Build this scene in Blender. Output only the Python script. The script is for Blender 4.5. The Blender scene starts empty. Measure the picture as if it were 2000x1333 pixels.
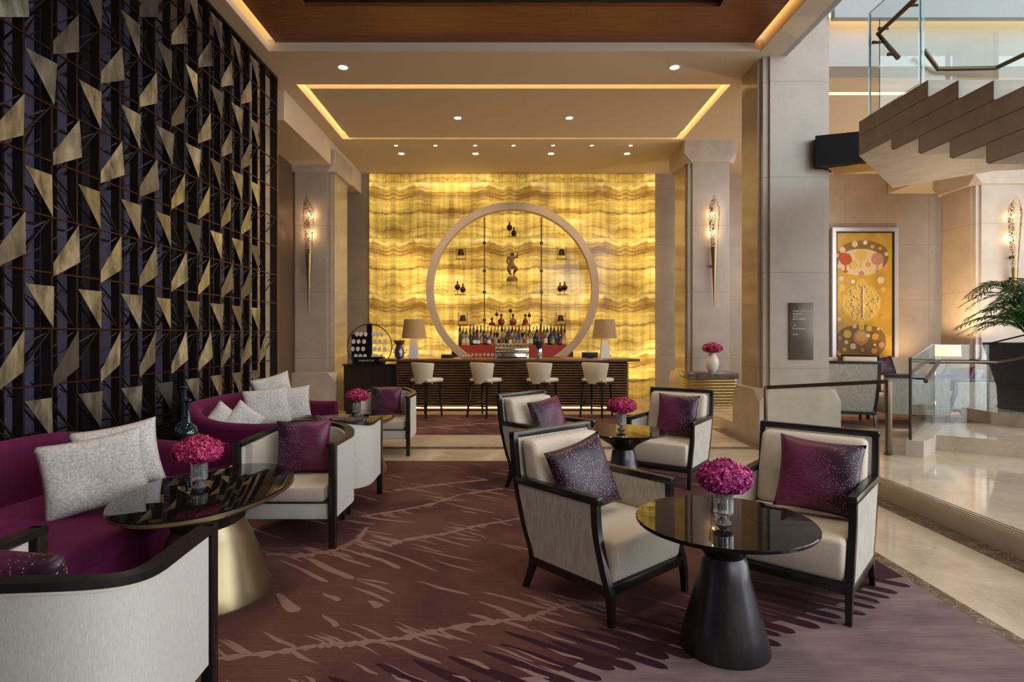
import bpy, bmesh, math, random
from mathutils import Vector, Matrix, noise as mnoise
random.seed(7)
PI = math.pi
R = math.radians
SC = bpy.context.scene
COL = SC.collection

# ------------------------------------------------------------------ camera
F, CX, CY, EYE = 1140.0, 995.0, 655.0, 1.5
cam = bpy.data.cameras.new('camera'); cam_o = bpy.data.objects.new('camera', cam); COL.objects.link(cam_o)
cam.sensor_width = 36.0; cam.lens = 36.0*F/2000.0
cam.shift_x = (1000-CX)/2000.0; cam.shift_y = -(666.5-CY)/2000.0
cam.clip_start = 0.05; cam.clip_end = 200
cam_o.location = (0, 0, EYE); cam_o.rotation_euler = (R(90), 0, 0)
SC.camera = cam_o

# ------------------------------------------------------------------ world, view
SC.view_settings.view_transform = 'Standard'; SC.view_settings.look = 'None'
SC.view_settings.gamma = 1.0; SC.view_settings.use_curve_mapping = False
SC.view_settings.exposure = 0.20
SC.cycles.use_denoising = True
SC.cycles.max_bounces = 9; SC.cycles.diffuse_bounces = 4; SC.cycles.glossy_bounces = 4; SC.cycles.transmission_bounces = 8
SC.cycles.transparent_max_bounces = 12
SC.cycles.sample_clamp_indirect = 4.0; SC.cycles.caustics_reflective = False; SC.cycles.caustics_refractive = False
W = bpy.data.worlds.new('daylight'); SC.world = W; W.use_nodes = True
bg = W.node_tree.nodes['Background']; bg.inputs[0].default_value = (0.88, 0.94, 1.0, 1); bg.inputs[1].default_value = 5.0

def area(name, loc, rot, sx, sy, power, col, portal=False, spread=None):
    l = bpy.data.lights.new(name, 'AREA'); l.shape = 'RECTANGLE'; l.size = sx; l.size_y = sy
    l.energy = power; l.color = col
    if spread: l.spread = spread
    if portal: l.cycles.is_portal = True
    o = bpy.data.objects.new(name, l); o.location = loc; o.rotation_euler = rot; COL.objects.link(o); return o
# daylight arrives through the tall glazing at the right end of the atrium and behind the seating
area('daylight_portal_right', (13.9, 3.0, 5.0), (0, R(90), 0), 10, 16, 1, (1, 1, 1), True)
area('daylight_portal_rear', (8.0, -5.9, 6.8), (R(90), 0, 0), 12, 6.8, 1, (1, 1, 1), True)

for (lx_, ly_) in ((-1.9, 1.2), (1.6, 1.2), (-1.9, 3.6), (1.6, 3.6), (-1.9, 5.8), (1.6, 5.8)):     # added fill spots without fixtures, unseen up in the coffer
    l = bpy.data.lights.new('added_coffer_fill', 'SPOT'); l.energy = 130; l.color = (1, .80, .60); l.spot_size = R(95); l.spot_blend = .9; l.shadow_soft_size = .25
    o = bpy.data.objects.new('added_coffer_fill', l); o.location = (lx_, ly_, 5.75); COL.objects.link(o)
for lx_ in (5.6, 8.0):  # two unseen fill spots added to warm the raised lounge, no fixtures
    l = bpy.data.lights.new('added_lounge_fill', 'SPOT'); l.energy = 110; l.color = (1, .72, .42); l.spot_size = R(110); l.spot_blend = .9; l.shadow_soft_size = .15
    o = bpy.data.objects.new('added_lounge_fill', l); o.location = (lx_, 11.2, 5.3); COL.objects.link(o)

# ------------------------------------------------------------------ helpers
def new(name, data=None, parent=None, loc=None):
    o = bpy.data.objects.new(name, data); COL.objects.link(o)
    if parent is not None: o.parent = parent
    if loc is not None: o.location = loc
    return o
def tag(o, label, cat=None, group=None, kind=None):
    if label: o['label'] = label
    if cat: o['category'] = cat
    if group: o['group'] = group
    if kind: o['kind'] = kind
    return o
def thing(name, label, cat, loc=(0, 0, 0), rz=0.0, group=None):
    o = new(name, None, None, loc); o.rotation_euler = (0, 0, rz); return tag(o, label, cat, group)
def struct(o): o['kind'] = 'structure'; return o
def copy_tree(o, parent=None):
    c = o.copy(); COL.objects.link(c); c.parent = parent
    for ch in list(o.children): copy_tree(ch, c)
    return c

class MB:
    def __init__(s): s.v = []; s.f = []; s.mi = []; s.m = 0
    def add(s, vs, fs):
        n = len(s.v); s.v += [tuple(v) for v in vs]
        s.f += [tuple(i+n for i in f) for f in fs]; s.mi += [s.m]*len(fs); return s
    def box(s, x0, x1, y0, y1, z0, z1, mat=None):
        vs = [Vector((x, y, z)) for z in (z0, z1) for y in (y0, y1) for x in (x0, x1)]
        if mat: vs = [mat @ v for v in vs]
        return s.add(vs, [(0, 2, 3, 1), (4, 5, 7, 6), (0, 1, 5, 4), (2, 6, 7, 3), (0, 4, 6, 2), (1, 3, 7, 5)])
    def prism(s, poly, a, b, axis='z'):
        # poly in the two remaining axes; area sign fixed so normals face out
        ar = sum(poly[i][0]*poly[(i+1) % len(poly)][1]-poly[(i+1) % len(poly)][0]*poly[i][1] for i in range(len(poly)))
        if ar < 0: poly = poly[::-1]
        n = len(poly)
        def P(p, t):
            return {'z': (p[0], p[1], t), 'y': (p[0], t, p[1]), 'x': (t, p[0], p[1])}[axis]
        vs = [P(p, a) for p in poly]+[P(p, b) for p in poly]
        fs = [tuple(range(n))[::-1], tuple(range(n, 2*n))]+[(i, (i+1) % n, n+(i+1) % n, n+i) for i in range(n)]
        if axis == 'y': fs = [f[::-1] for f in fs]
        return s.add(vs, fs)
    def lathe(s, prof, c=(0, 0, 0), n=32, sx=1, sy=1, close=True, mat=None):
        vs = []
        for (r, z) in prof:
            for k in range(n):
                a = 2*PI*k/n; v = Vector((c[0]+r*sx*math.cos(a), c[1]+r*sy*math.sin(a), c[2]+z)); vs.append(mat @ v if mat else v)
        fs = []
        for i in range(len(prof)-1):
            for k in range(n):
                fs.append((i*n+k, i*n+(k+1) % n, (i+1)*n+(k+1) % n, (i+1)*n+k))
        if close:
            fs.append(tuple(range(n))[::-1]); m = (len(prof)-1)*n; fs.append(tuple(range(m, m+n)))
        return s.add(vs, fs)
    def tube(s, pts, r, n=8, closed=False, flat=None):
        pts = [Vector(p) for p in pts]; L = len(pts); rs = r if isinstance(r, (list, tuple)) else [r]*L
        vs = []; up = None
        for i, p in enumerate(pts):
            if closed: t = pts[(i+1) % L]-pts[i-1]
            else: t = pts[min(i+1, L-1)]-pts[max(i-1, 0)]
            if t.length < 1e-9: t = Vector((0, 0, 1))
            t.normalize()
            if up is None:
                up = Vector((0, 0, 1)) if abs(t.z) < .9 else Vector((1, 0, 0))
            u = (up-t*up.dot(t))
            if u.length < 1e-6: u = t.orthogonal()
            u.normalize(); w = t.cross(u); up = u
            for k in range(n):
                a = 2*PI*k/n
                fu, fw = (1, 1) if flat is None else flat
                vs.append(p+(u*math.cos(a)*fu+w*math.sin(a)*fw)*rs[i])
        fs = []; m = L if closed else L-1
        for i in range(m):
            j = (i+1) % L
            for k in range(n): fs.append((i*n+k, i*n+(k+1) % n, j*n+(k+1) % n, j*n+k))
        if not closed:
            fs.append(tuple(range(n))[::-1]); fs.append(tuple(range((L-1)*n, L*n)))
        return s.add(vs, fs)
    def bar(s, a, b, w, d=None):
        """square bar between points"""
        a = Vector(a); b = Vector(b); d = d or w; t = (b-a).normalized()
        ref = Vector((0, 0, 1)) if abs(t.z) < .95 else Vector((0, 1, 0))
        u = t.cross(ref).normalized(); v = u.cross(t)
        vs = [p+u*(w/2*i)+v*(d/2*j) for p in (a, b) for (i, j) in ((-1, -1), (1, -1), (1, 1), (-1, 1))]
        return s.add(vs, [(0, 1, 2, 3), (7, 6, 5, 4), (0, 4, 5, 1), (1, 5, 6, 2), (2, 6, 7, 3), (3, 7, 4, 0)])
    def ribbon(s, rings, closed_path=False, caps=True):
        """loft: rings = list of closed cross sections (lists of Vectors)"""
        n = len(rings[0]); vs = [v for r in rings for v in r]; fs = []
        L = len(rings)
        for i in range(L if closed_path else L-1):
            j = (i+1) % L
            for k in range(n): fs.append((i*n+k, j*n+k, j*n+(k+1) % n, i*n+(k+1) % n))
        if caps and not closed_path:
            fs.append(tuple(range(n))); fs.append(tuple(range((L-1)*n, L*n))[::-1])
        return s.add(vs, fs)
    def mesh(s, name, mats, smooth=True, angle=35, bevel=0, seg=2, subsurf=0, fix=True):
        me = bpy.data.meshes.new(name); me.from_pydata(s.v, [], s.f)
        for m in (mats if isinstance(mats, (list, tuple)) else [mats]): me.materials.append(m)
        me.polygons.foreach_set('material_index', s.mi)
        if fix or bevel:
            bm = bmesh.new(); bm.from_mesh(me)
            if fix: bmesh.ops.recalc_face_normals(bm, faces=bm.faces)
            if bevel:
                es = [e for e in bm.edges if len(e.link_faces) == 2 and e.calc_face_angle(0) > R(30)]
                bmesh.ops.bevel(bm, geom=es, offset=bevel, segments=seg, profile=.5, affect='EDGES', clamp_overlap=True)
            bm.to_mesh(me); bm.free()
        if smooth:
            me.polygons.foreach_set('use_smooth', [True]*len(me.polygons)); me.set_sharp_from_angle(angle=R(angle))
        me.update(); return me
    def build(s, name, mats, parent=None, loc=None, **k):
        sub = k.pop('subsurf', 0)
        o = new(name, s.mesh(name, mats, **k), parent, loc)
        if sub:
            m = o.modifiers.new('s', 'SUBSURF'); m.levels = sub; m.render_levels = sub
        return o
def cyl(r0, r1, z0, z1, n=24, c=(0, 0)):
    return MB().lathe([(r0, z0), (r1, z1)], (c[0], c[1], 0), n)

# ------------------------------------------------------------------ materials
def nodes(name):
    m = bpy.data.materials.new(name); m.use_nodes = True; nt = m.node_tree
    return m, nt, nt.nodes['Principled BSDF']
def N(nt, t, **k):
    n = nt.nodes.new(t)
    for a, b in k.items(): setattr(n, a, b)
    return n
def setp(b, col=None, rough=None, metal=None, spec=None, **k):
    if col: b.inputs['Base Color'].default_value = (*col, 1)
    if rough is not None: b.inputs['Roughness'].default_value = rough
    if metal is not None: b.inputs['Metallic'].default_value = metal
    if spec is not None: b.inputs['Specular IOR Level'].default_value = spec
    for a, v in k.items(): b.inputs[a.replace('_', ' ')].default_value = v
def ramp(nt, stops, fac=None, interp='LINEAR'):
    r = N(nt, 'ShaderNodeValToRGB'); r.color_ramp.interpolation = interp
    while len(r.color_ramp.elements) > len(stops): r.color_ramp.elements.remove(r.color_ramp.elements[-1])
    while len(r.color_ramp.elements) < len(stops): r.color_ramp.elements.new(.5)
    for e, (p, c) in zip(r.color_ramp.elements, stops):
        e.position = p; e.color = (*c, 1) if len(c) == 3 else c
    if fac is not None: nt.links.new(fac, r.inputs[0])
    return r
def coord(nt, scale=(1, 1, 1), rot=(0, 0, 0), kind='Object', loc=(0, 0, 0)):
    tc = N(nt, 'ShaderNodeTexCoord'); mp = N(nt, 'ShaderNodeMapping')
    mp.inputs['Scale'].default_value = scale; mp.inputs['Rotation'].default_value = rot; mp.inputs['Location'].default_value = loc
    nt.links.new(tc.outputs[kind], mp.inputs[0]); return mp.outputs[0]
def noise(nt, vec, scale, detail=4, rough=.5, dist=0):
    n = N(nt, 'ShaderNodeTexNoise'); n.inputs['Scale'].default_value = scale; n.inputs['Detail'].default_value = detail
    n.inputs['Roughness'].default_value = rough; n.inputs['Distortion'].default_value = dist
    if vec is not None: nt.links.new(vec, n.inputs['Vector'])
    return n.outputs['Fac']
def math_(nt, op, a, b=None, c=None, clamp=False):
    n = N(nt, 'ShaderNodeMath', operation=op); n.use_clamp = clamp
    for i, x in enumerate((a, b, c)):
        if x is None: continue
        if isinstance(x, (int, float)): n.inputs[i].default_value = x
        else: nt.links.new(x, n.inputs[i])
    return n.outputs[0]
def mix(nt, f, a, b, blend='MIX'):
    n = N(nt, 'ShaderNodeMix', data_type='RGBA', blend_type=blend)
    for i, x in ((0, f), (6, a), (7, b)):
        if isinstance(x, (int, float)): n.inputs[i].default_value = x
        elif isinstance(x, tuple): n.inputs[i].default_value = (*x, 1)
        else: nt.links.new(x, n.inputs[i])
    return n.outputs[2]
def bump(nt, b, h, strength=.3, dist=.01):
    n = N(nt, 'ShaderNodeBump'); n.inputs['Strength'].default_value = strength; n.inputs['Distance'].default_value = dist
    nt.links.new(h, n.inputs['Height']); nt.links.new(n.outputs[0], b.inputs['Normal'])
def simple(name, col, rough=.5, metal=0, spec=.5, var=0, scale=6, bmp=0, bscale=200, stretch=(1, 1, 1), **k):
    m, nt, b = nodes(name); setp(b, col, rough, metal, spec, **k)
    if var:
        f = noise(nt, coord(nt, stretch), scale, 5)
        c = ramp(nt, [(.3, tuple(x*(1-var) for x in col)), (.7, tuple(min(1, x*(1+var)) for x in col))], f)
        nt.links.new(c.outputs[0], b.inputs['Base Color'])
    if bmp: bump(nt, b, noise(nt, coord(nt, stretch), bscale, 3), bmp, .004)
    return m
def emit(name, col, s):
    m, nt, b = nodes(name); setp(b, (0, 0, 0), .5); b.inputs['Emission Color'].default_value = (*col, 1); b.inputs['Emission Strength'].default_value = s
    return m

def stone(name, col, pw=1.3, ph=1.3, rough=.35, seam=.006, ox=0, oz=0):
    m, nt, b = nodes(name)
    v = coord(nt, kind='Object'); f = noise(nt, v, 2.2, 8, .6); f2 = noise(nt, v, 35, 4, .6)
    c = ramp(nt, [(.3, tuple(x*.86 for x in col)), (.7, tuple(x*1.08 for x in col))], f)
    c2 = mix(nt, math_(nt, 'MULTIPLY', f2, .35), c.outputs[0], tuple(x*.75 for x in col))
    sx = N(nt, 'ShaderNodeSeparateXYZ'); nt.links.new(v, sx.inputs[0])
    def line(s, p, o):
        q = math_(nt, 'FRACT', math_(nt, 'DIVIDE', math_(nt, 'ADD', s, 100*p+o), p))
        return math_(nt, 'LESS_THAN', q, seam/p)
    l = line(sx.outputs[2], ph, oz)
    if pw: l = math_(nt, 'MAXIMUM', l, line(sx.outputs[0], pw, ox))
    c3 = mix(nt, l, c2, tuple(x*.45 for x in col))
    nt.links.new(c3, b.inputs['Base Color']); setp(b, rough=rough, spec=.4); return m

M = {}
M['stone'] = stone('limestone_cladding', (.47, .395, .325), 0, 1.32, oz=.28)
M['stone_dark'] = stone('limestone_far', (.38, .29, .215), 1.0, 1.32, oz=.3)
M['stone_pol'] = stone('polished_limestone', (.47, .37, .27), 0, 1.32, rough=.12, oz=.28)
M['stone_plain'] = simple('plain_limestone', (.48, .405, .335), .3, var=.12, scale=4)
M['stone_grey'] = simple('grey_limestone', (.46, .40, .35), .6, var=.14, scale=5)
M['groove'] = simple('dark_bronze_groove', (.06, .045, .035), .4, .5)
M['plaster'] = simple('ceiling_plaster', (.66, .56, .44), .75, spec=.2)
M['plaster_grey'] = simple('bulkhead_plaster', (.40, .41, .41), .7, spec=.2)
M['dark_frame'] = simple('black_lacquered_wood', (.012, .010, .010), .25, spec=.5)
M['dark_wood'] = simple('dark_cabinet_wood', (.018, .010, .007), .4)
M['bronze'] = simple('bronze_metal', (.13, .095, .06), .35, .9)
M['black_metal'] = simple('black_metal', (.015, .013, .012), .35, .6)
M['chrome'] = simple('chrome', (.82, .84, .86), .12, 1)
M['rubber'] = simple('black_plastic', (.01, .01, .01), .5)

def wood():
    m, nt, b = nodes('cherry_veneer')
    f = noise(nt, coord(nt, (1.2, 14, 14)), 2.5, 6, .6)
    c = ramp(nt, [(.3, (.16, .042, .010)), (.7, (.26, .080, .022))], f); nt.links.new(c.outputs[0], b.inputs['Base Color'])
    setp(b, rough=.35, spec=.4); return m
M['wood'] = wood()
M['wood_dark'] = simple('dark_coffer_wood', (.03, .012, .006), .5, var=.3, scale=3)

def marble_floor():
    m, nt, b = nodes('beige_polished_marble'); v = coord(nt)
    f = noise(nt, v, 1.6, 9, .6, .8); c = ramp(nt, [(.25, (.40, .325, .24)), (.5, (.54, .455, .35)), (.75, (.64, .555, .44))], f)
    f2 = noise(nt, coord(nt, (1, 3, 1), (0, 0, .5)), 3, 6, .6, 2)
    vein = math_(nt, 'LESS_THAN', math_(nt, 'ABSOLUTE', math_(nt, 'SUBTRACT', f2, .5)), .006)
    c2 = mix(nt, math_(nt, 'MULTIPLY', vein, .35), c.outputs[0], (.80, .70, .55))
    nt.links.new(c2, b.inputs['Base Color']); setp(b, rough=.07, spec=.55); return m
M['marble'] = marble_floor()
def dark_marble():
    m, nt, b = nodes('dark_emperador_marble'); v = coord(nt)
    f = noise(nt, v, 7, 8, .65, 1.5)
    vein = math_(nt, 'LESS_THAN', math_(nt, 'ABSOLUTE', math_(nt, 'SUBTRACT', f, .5)), .006)
    c = ramp(nt, [(.35, (.07, .050, .035)), (.7, (.15, .115, .085))], noise(nt, v, 12, 6))
    c2 = mix(nt, math_(nt, 'MULTIPLY', vein, .7), c.outputs[0], (.6, .52, .4)); nt.links.new(c2, b.inputs['Base Color'])
    setp(b, rough=.15); return m
M['dmarble'] = dark_marble()

def carpet(layer_='base'):
    m, nt, b = nodes('hand_tufted_carpet_'+layer_); tc = N(nt, 'ShaderNodeTexCoord')
    def rot(ang, scale, loc=(0, 0, 0)):
        mp = N(nt, 'ShaderNodeMapping'); mp.inputs['Rotation'].default_value = (0, 0, ang); mp.inputs['Scale'].default_value = scale
        mp.inputs['Location'].default_value = loc
        nt.links.new(tc.outputs['Object'], mp.inputs[0]); return mp.outputs[0]
    def sep(v):
        s = N(nt, 'ShaderNodeSeparateXYZ'); nt.links.new(v, s.inputs[0]); return s.outputs
    # big colour fields
    big = noise(nt, rot(0, (1, 1, 1)), .9, 4, .55, .4)
    base = ramp(nt, [(.30, (.048, .020, .026)), (.45, (.088, .036, .034)), (.6, (.125, .055, .044)), (.75, (.070, .031, .034))], big).outputs[0]
    sd = R(29)
    st = rot(sd, (1, 1, 1)); S = sep(st)        # S[0] along the strokes, S[1] across
    B = sep(rot(0, (1, 1, 1)))
    # signed distance above the line through the finger tips; plum fades in towards it
    dl = math_(nt, 'SUBTRACT', math_(nt, 'ADD', math_(nt, 'MULTIPLY', B[1], .87), math_(nt, 'MULTIPLY', noise(nt, st, 2.0, 3), .6)), math_(nt, 'ADD', math_(nt, 'MULTIPLY', B[0], .47), 1.95))
    pf = ramp(nt, [(.3, (1,)*3), (1, (0,)*3)], dl).outputs[0]
    pf = math_(nt, 'MULTIPLY', pf, ramp(nt, [(.3, (.0,)*3), (.75, (1,)*3)], math_(nt, 'ADD', math_(nt, 'MULTIPLY', B[0], .5), .5)).outputs[0])
    base2 = mix(nt, math_(nt, 'MULTIPLY', pf, .95), base, (.034, .012, .019))
    c3 = {'base': base2, 'stroke': mix(nt, .25, (.29, .18, .165), base), 'mauve': ramp(nt, [(.3, (.145, .098, .105)), (.7, (.25, .17, .168))], noise(nt, rot(0, (1.5, 4, 1)), 2, 4)).outputs[0],
          'finger': (.034, .010, .018)}[layer_]
    # fine woven rows
    rows = noise(nt, rot(0, (3, 120, 1)), 1.0, 3, .6)
    c4 = mix(nt, .6, c3, mix(nt, rows, (.25, .25, .25), (1.7, 1.7, 1.7)), 'MULTIPLY')
    nt.links.new(c4, b.inputs['Base Color']); setp(b, rough=.95, spec=.15)
    bump(nt, b, noise(nt, rot(0, (1, 1, 1)), 260, 2), .4, .004); return m
CARPET = [carpet('base'), carpet('stroke'), carpet('mauve'), carpet('finger')]

def fabric(name, col, scale=(60, 60, 10), var=.22, rough=.9, sheen=.2):
    m, nt, b = nodes(name); v = coord(nt, scale)
    f = noise(nt, v, 3.0, 4, .7); g = noise(nt, coord(nt), 3, 3)
    c = ramp(nt, [(.3, tuple(x*(1-var) for x in col)), (.7, tuple(min(1, x*(1+var*.5)) for x in col))], f)
    c2 = mix(nt, math_(nt, 'MULTIPLY', g, .25), c.outputs[0], tuple(x*.8 for x in col))
    nt.links.new(c2, b.inputs['Base Color']); setp(b, rough=rough, spec=.2); b.inputs['Sheen Weight'].default_value = sheen
    bump(nt, b, f, .25, .003); return m
M['chenille'] = fabric('cream_striated_chenille', (.50, .46, .385), (28, 28, 3), .42)
M['cream'] = fabric('cream_velvet', (.62, .55, .45), (25, 25, 25), .12)
M['barrel'] = fabric('pale_barrel_fabric', (.56, .54, .485), (90, 90, 14), .18)
M['barrel_in'] = fabric('barrel_inner_fabric', (.56, .50, .42), (60, 60, 60), .12)
M['seat_velvet'] = fabric('seat_velvet', (.52, .44, .36), (20, 20, 20), .14)
M['stool_leather'] = simple('cream_leather', (.68, .60, .46), .45, var=.06, scale=5)
def velvet():
    m, nt, b = nodes('plum_velvet'); f = noise(nt, coord(nt), 2.5, 4, .6)
    c = ramp(nt, [(.3, (.062, .004, .030)), (.7, (.120, .008, .055))], f); nt.links.new(c.outputs[0], b.inputs['Base Color'])
    setp(b, rough=.8, spec=.2); b.inputs['Sheen Weight'].default_value = .3; b.inputs['Sheen Tint'].default_value = (.6, .1, .35, 1)
    b.inputs['Sheen Roughness'].default_value = .4; return m
M['velvet'] = velvet()
def pillow_mat(name, flip=False, full=False):
    m, nt, b = nodes(name); v = coord(nt)
    s = N(nt, 'ShaderNodeSeparateXYZ'); nt.links.new(v, s.inputs[0])
    x = math_(nt, 'MULTIPLY', s.outputs[0], -1.0 if flip else 1.0)
    wob = math_(nt, 'MULTIPLY', noise(nt, v, 14, 3), .12)
    g = math_(nt, 'MULTIPLY', math_(nt, 'ADD', math_(nt, 'ADD', x, wob), .02 if not full else .34), 4.5, clamp=True)
    vo = N(nt, 'ShaderNodeTexVoronoi', feature='F1'); vo.inputs['Scale'].default_value = 95; nt.links.new(v, vo.inputs['Vector'])
    dots = math_(nt, 'MULTIPLY', math_(nt, 'LESS_THAN', vo.outputs['Distance'], .27), math_(nt, 'GREATER_THAN', noise(nt, v, 9, 1), .38))
    shim = noise(nt, coord(nt, (1, 6, 6)), 14, 4, .7)
    silk = ramp(nt, [(.3, (.065, .008, .032)), (.7, (.17, .020, .070))], shim).outputs[0]
    dark = (.020, .004, .018)
    c = mix(nt, g, silk, dark); c = mix(nt, math_(nt, 'MULTIPLY', dots, g), c, (.42, .22, .30))
    nt.links.new(c, b.inputs['Base Color']); setp(b, rough=.42, spec=.45)
    bump(nt, b, shim, .3, .004); return m
M['pillow'] = pillow_mat('purple_silk_half_beaded'); M['pillow_flip'] = pillow_mat('purple_silk_beaded_left', True)
M['pillow_full'] = pillow_mat('purple_beaded_all_over', False, True)
def silver():
    m, nt, b = nodes('silver_beaded_cloth'); v = coord(nt); f = noise(nt, v, 70, 6, .75)
    c = ramp(nt, [(.32, (.34, .32, .31)), (.5, (.62, .59, .56)), (.68, (.88, .86, .83))], f); nt.links.new(c.outputs[0], b.inputs['Base Color'])
    setp(b, rough=.55, spec=.4); bump(nt, b, f, .8, .006); return m
M['silver'] = silver()

def onyx():
    m, nt, b = nodes('backlit_honey_onyx'); v = coord(nt)
    s = N(nt, 'ShaderNodeSeparateXYZ'); nt.links.new(v, s.inputs[0])
    pw = 1.38; ph = 1.33
    u = math_(nt, 'PINGPONG', math_(nt, 'ADD', s.outputs[0], 13.8), pw)     # book-matched panels
    zz = math_(nt, 'FLOORED_MODULO', math_(nt, 'ADD', s.outputs[2], .18), ph)
    cb = N(nt, 'ShaderNodeCombineXYZ'); nt.links.new(u, cb.inputs[0]); nt.links.new(zz, cb.inputs[2])
    def wn(sx, sz, sc, det, seed):
        mp = N(nt, 'ShaderNodeMapping'); mp.inputs['Scale'].default_value = (sx, 1, sz); mp.inputs['Location'].default_value = (seed, seed, 0)
        nt.links.new(cb.outputs[0], mp.inputs[0]); return noise(nt, mp.outputs[0], sc, det, .6, .3)
    lift = math_(nt, 'MULTIPLY', math_(nt, 'SUBTRACT', wn(1, .3, 2.2, 3, 3), .5), .30)
    z2 = math_(nt, 'ADD', zz, lift)
    cb2 = N(nt, 'ShaderNodeCombineXYZ'); nt.links.new(math_(nt, 'MULTIPLY', u, .35), cb2.inputs[0]); nt.links.new(math_(nt, 'MULTIPLY', z2, 4.5), cb2.inputs[2])
    bands = noise(nt, cb2.outputs[0], 1.5, 7, .68)
    c = ramp(nt, [(.28, (.20, .075, .012)), (.40, (.46, .235, .040)), (.5, (.82, .51, .085)), (.60, (.98, .69, .17)), (.74, (1, .84, .36))], bands).outputs[0]
    # thin brown veins
    def vein(off, w):
        d = math_(nt, 'ABSOLUTE', math_(nt, 'SUBTRACT', z2, off))
        return math_(nt, 'SUBTRACT', 1, math_(nt, 'DIVIDE', d, w), clamp=True)
    ve = math_(nt, 'MAXIMUM', math_(nt, 'MAXIMUM', vein(1.03, .05), math_(nt, 'MULTIPLY', vein(.98, .14), .45)), math_(nt, 'MAXIMUM', math_(nt, 'MAXIMUM', vein(.60, .042), math_(nt, 'MULTIPLY', vein(.64, .10), .4)), math_(nt, 'MULTIPLY', vein(.16, .02), .5)))
    ve = math_(nt, 'MULTIPLY', ve, math_(nt, 'ADD', .35, wn(2, 1, 3, 3, 9), clamp=True))
    c = mix(nt, math_(nt, 'MULTIPLY', ve, .9), c, (.17, .065, .012))
    # streaky lamp glow behind the slabs
    streak = wn(11, .5, 1.0, 4, 20)
    blot = noise(nt, coord(nt, (1, 1, 1.1), loc=(4, 0, 2)), .9, 2)
    k = math_(nt, 'ADD', math_(nt, 'MULTIPLY', streak, .9), math_(nt, 'MULTIPLY', blot, 1.35))
    st = math_(nt, 'MULTIPLY', math_(nt, 'POWER', k, 2.7), .50)
    # panel joints
    jx = math_(nt, 'LESS_THAN', math_(nt, 'FLOORED_MODULO', math_(nt, 'ADD', s.outputs[0], 13.8), pw), .012)
    jz = math_(nt, 'LESS_THAN', zz, .010); j = math_(nt, 'MAXIMUM', jx, jz)
    low = math_(nt, 'LESS_THAN', s.outputs[2], .46)       # unlit bottom course
    st = math_(nt, 'MULTIPLY', st, math_(nt, 'SUBTRACT', 1, math_(nt, 'MULTIPLY', j, .45)))
    st = math_(nt, 'MULTIPLY', st, math_(nt, 'SUBTRACT', 1, math_(nt, 'MULTIPLY', low, .75)))
    nt.links.new(c, b.inputs['Emission Color']); nt.links.new(st, b.inputs['Emission Strength'])
    nt.links.new(mix(nt, .5, c, (.1, .05, .02)), b.inputs['Base Color']); setp(b, rough=.15); return m
M['onyx'] = onyx()

def fin_mat():
    m, nt, b = nodes('brass_fin_painted_reflections'); v = coord(nt)
    oi = N(nt, 'ShaderNodeObjectInfo')
    mp = N(nt, 'ShaderNodeMapping'); nt.links.new(v, mp.inputs[0]); mp.inputs['Scale'].default_value = (1, 1, .35)
    ad = N(nt, 'ShaderNodeVectorMath', operation='ADD'); nt.links.new(mp.outputs[0], ad.inputs[0])
    cb = N(nt, 'ShaderNodeCombineXYZ'); nt.links.new(math_(nt, 'MULTIPLY', oi.outputs['Random'], 40), cb.inputs[1]); nt.links.new(cb.outputs[0], ad.inputs[1])
    f = noise(nt, ad.outputs[0], 9, 5, .65)
    c = ramp(nt, [(.32, (.16, .16, .14)), (.5, (.50, .48, .34)), (.68, (.85, .83, .66))], f)  # tone range paints reflected highlights into the brass colour
    c2 = mix(nt, math_(nt, 'POWER', oi.outputs['Random'], 1.6), c.outputs[0], (.13, .13, .13))  # random darkening per fin, painted in place of differing reflections
    nt.links.new(c2, b.inputs['Base Color']); nt.links.new(math_(nt, 'ADD', .20, math_(nt, 'MULTIPLY', f, .25)), b.inputs['Roughness'])
    setp(b, metal=.85); return m
M['fin'] = fin_mat()
M['copper'] = simple('aged_copper_bar', (.085, .034, .022), .35, .9)
M['post'] = simple('dark_patinated_bar', (.035, .022, .020), .4, .7)
M['navy'] = simple('midnight_wall_panel', (.095, .088, .15), .55, var=.3, scale=2)
M['brass_table'] = simple('brushed_antique_brass', (.30, .235, .135), .33, .9, var=.1, scale=3)
M['gunmetal'] = simple('gunmetal_base', (.055, .052, .055), .3, .8, var=.2, scale=4, stretch=(8, 8, .6))
M['black_glass'] = simple('black_glass_top', (.006, .005, .005), .02, 0, .24)
M['glass'] = simple('clear_glass', (.92, .98, .96), 0, 0, .5, Transmission_Weight=1.0, IOR=1.45)
def pane(name, tint, refl=.10):
    m = bpy.data.materials.new(name); m.use_nodes = True; nt = m.node_tree; nt.nodes.clear()
    o = N(nt, 'ShaderNodeOutputMaterial'); mx = N(nt, 'ShaderNodeMixShader'); t = N(nt, 'ShaderNodeBsdfTransparent'); g = N(nt, 'ShaderNodeBsdfGlossy')
    fr = N(nt, 'ShaderNodeLayerWeight'); fr.inputs[0].default_value = .5
    t.inputs[0].default_value = (*tint, 1); g.inputs['Roughness'].default_value = .0
    nt.links.new(math_(nt, 'ADD', math_(nt, 'MULTIPLY', math_(nt, 'POWER', fr.outputs['Facing'], 5.0), .5), refl-.06, clamp=True), mx.inputs[0])
    nt.links.new(t.outputs[0], mx.inputs[1]); nt.links.new(g.outputs[0], mx.inputs[2]); nt.links.new(mx.outputs[0], o.inputs[0]); return m
M['pane'] = pane('balustrade_glass', (.95, .98, .97))
M['pane_edge'] = simple('polished_glass_edge', (.35, .55, .55), .05, 0, .9)
M['shelfglass'] = pane('glass_shelf', (.93, .9, .8), .08)
M['crystal'] = simple('cut_crystal', (.93, .96, 1.0), .04, 0, .8, Transmission_Weight=.88, IOR=1.5)
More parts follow.
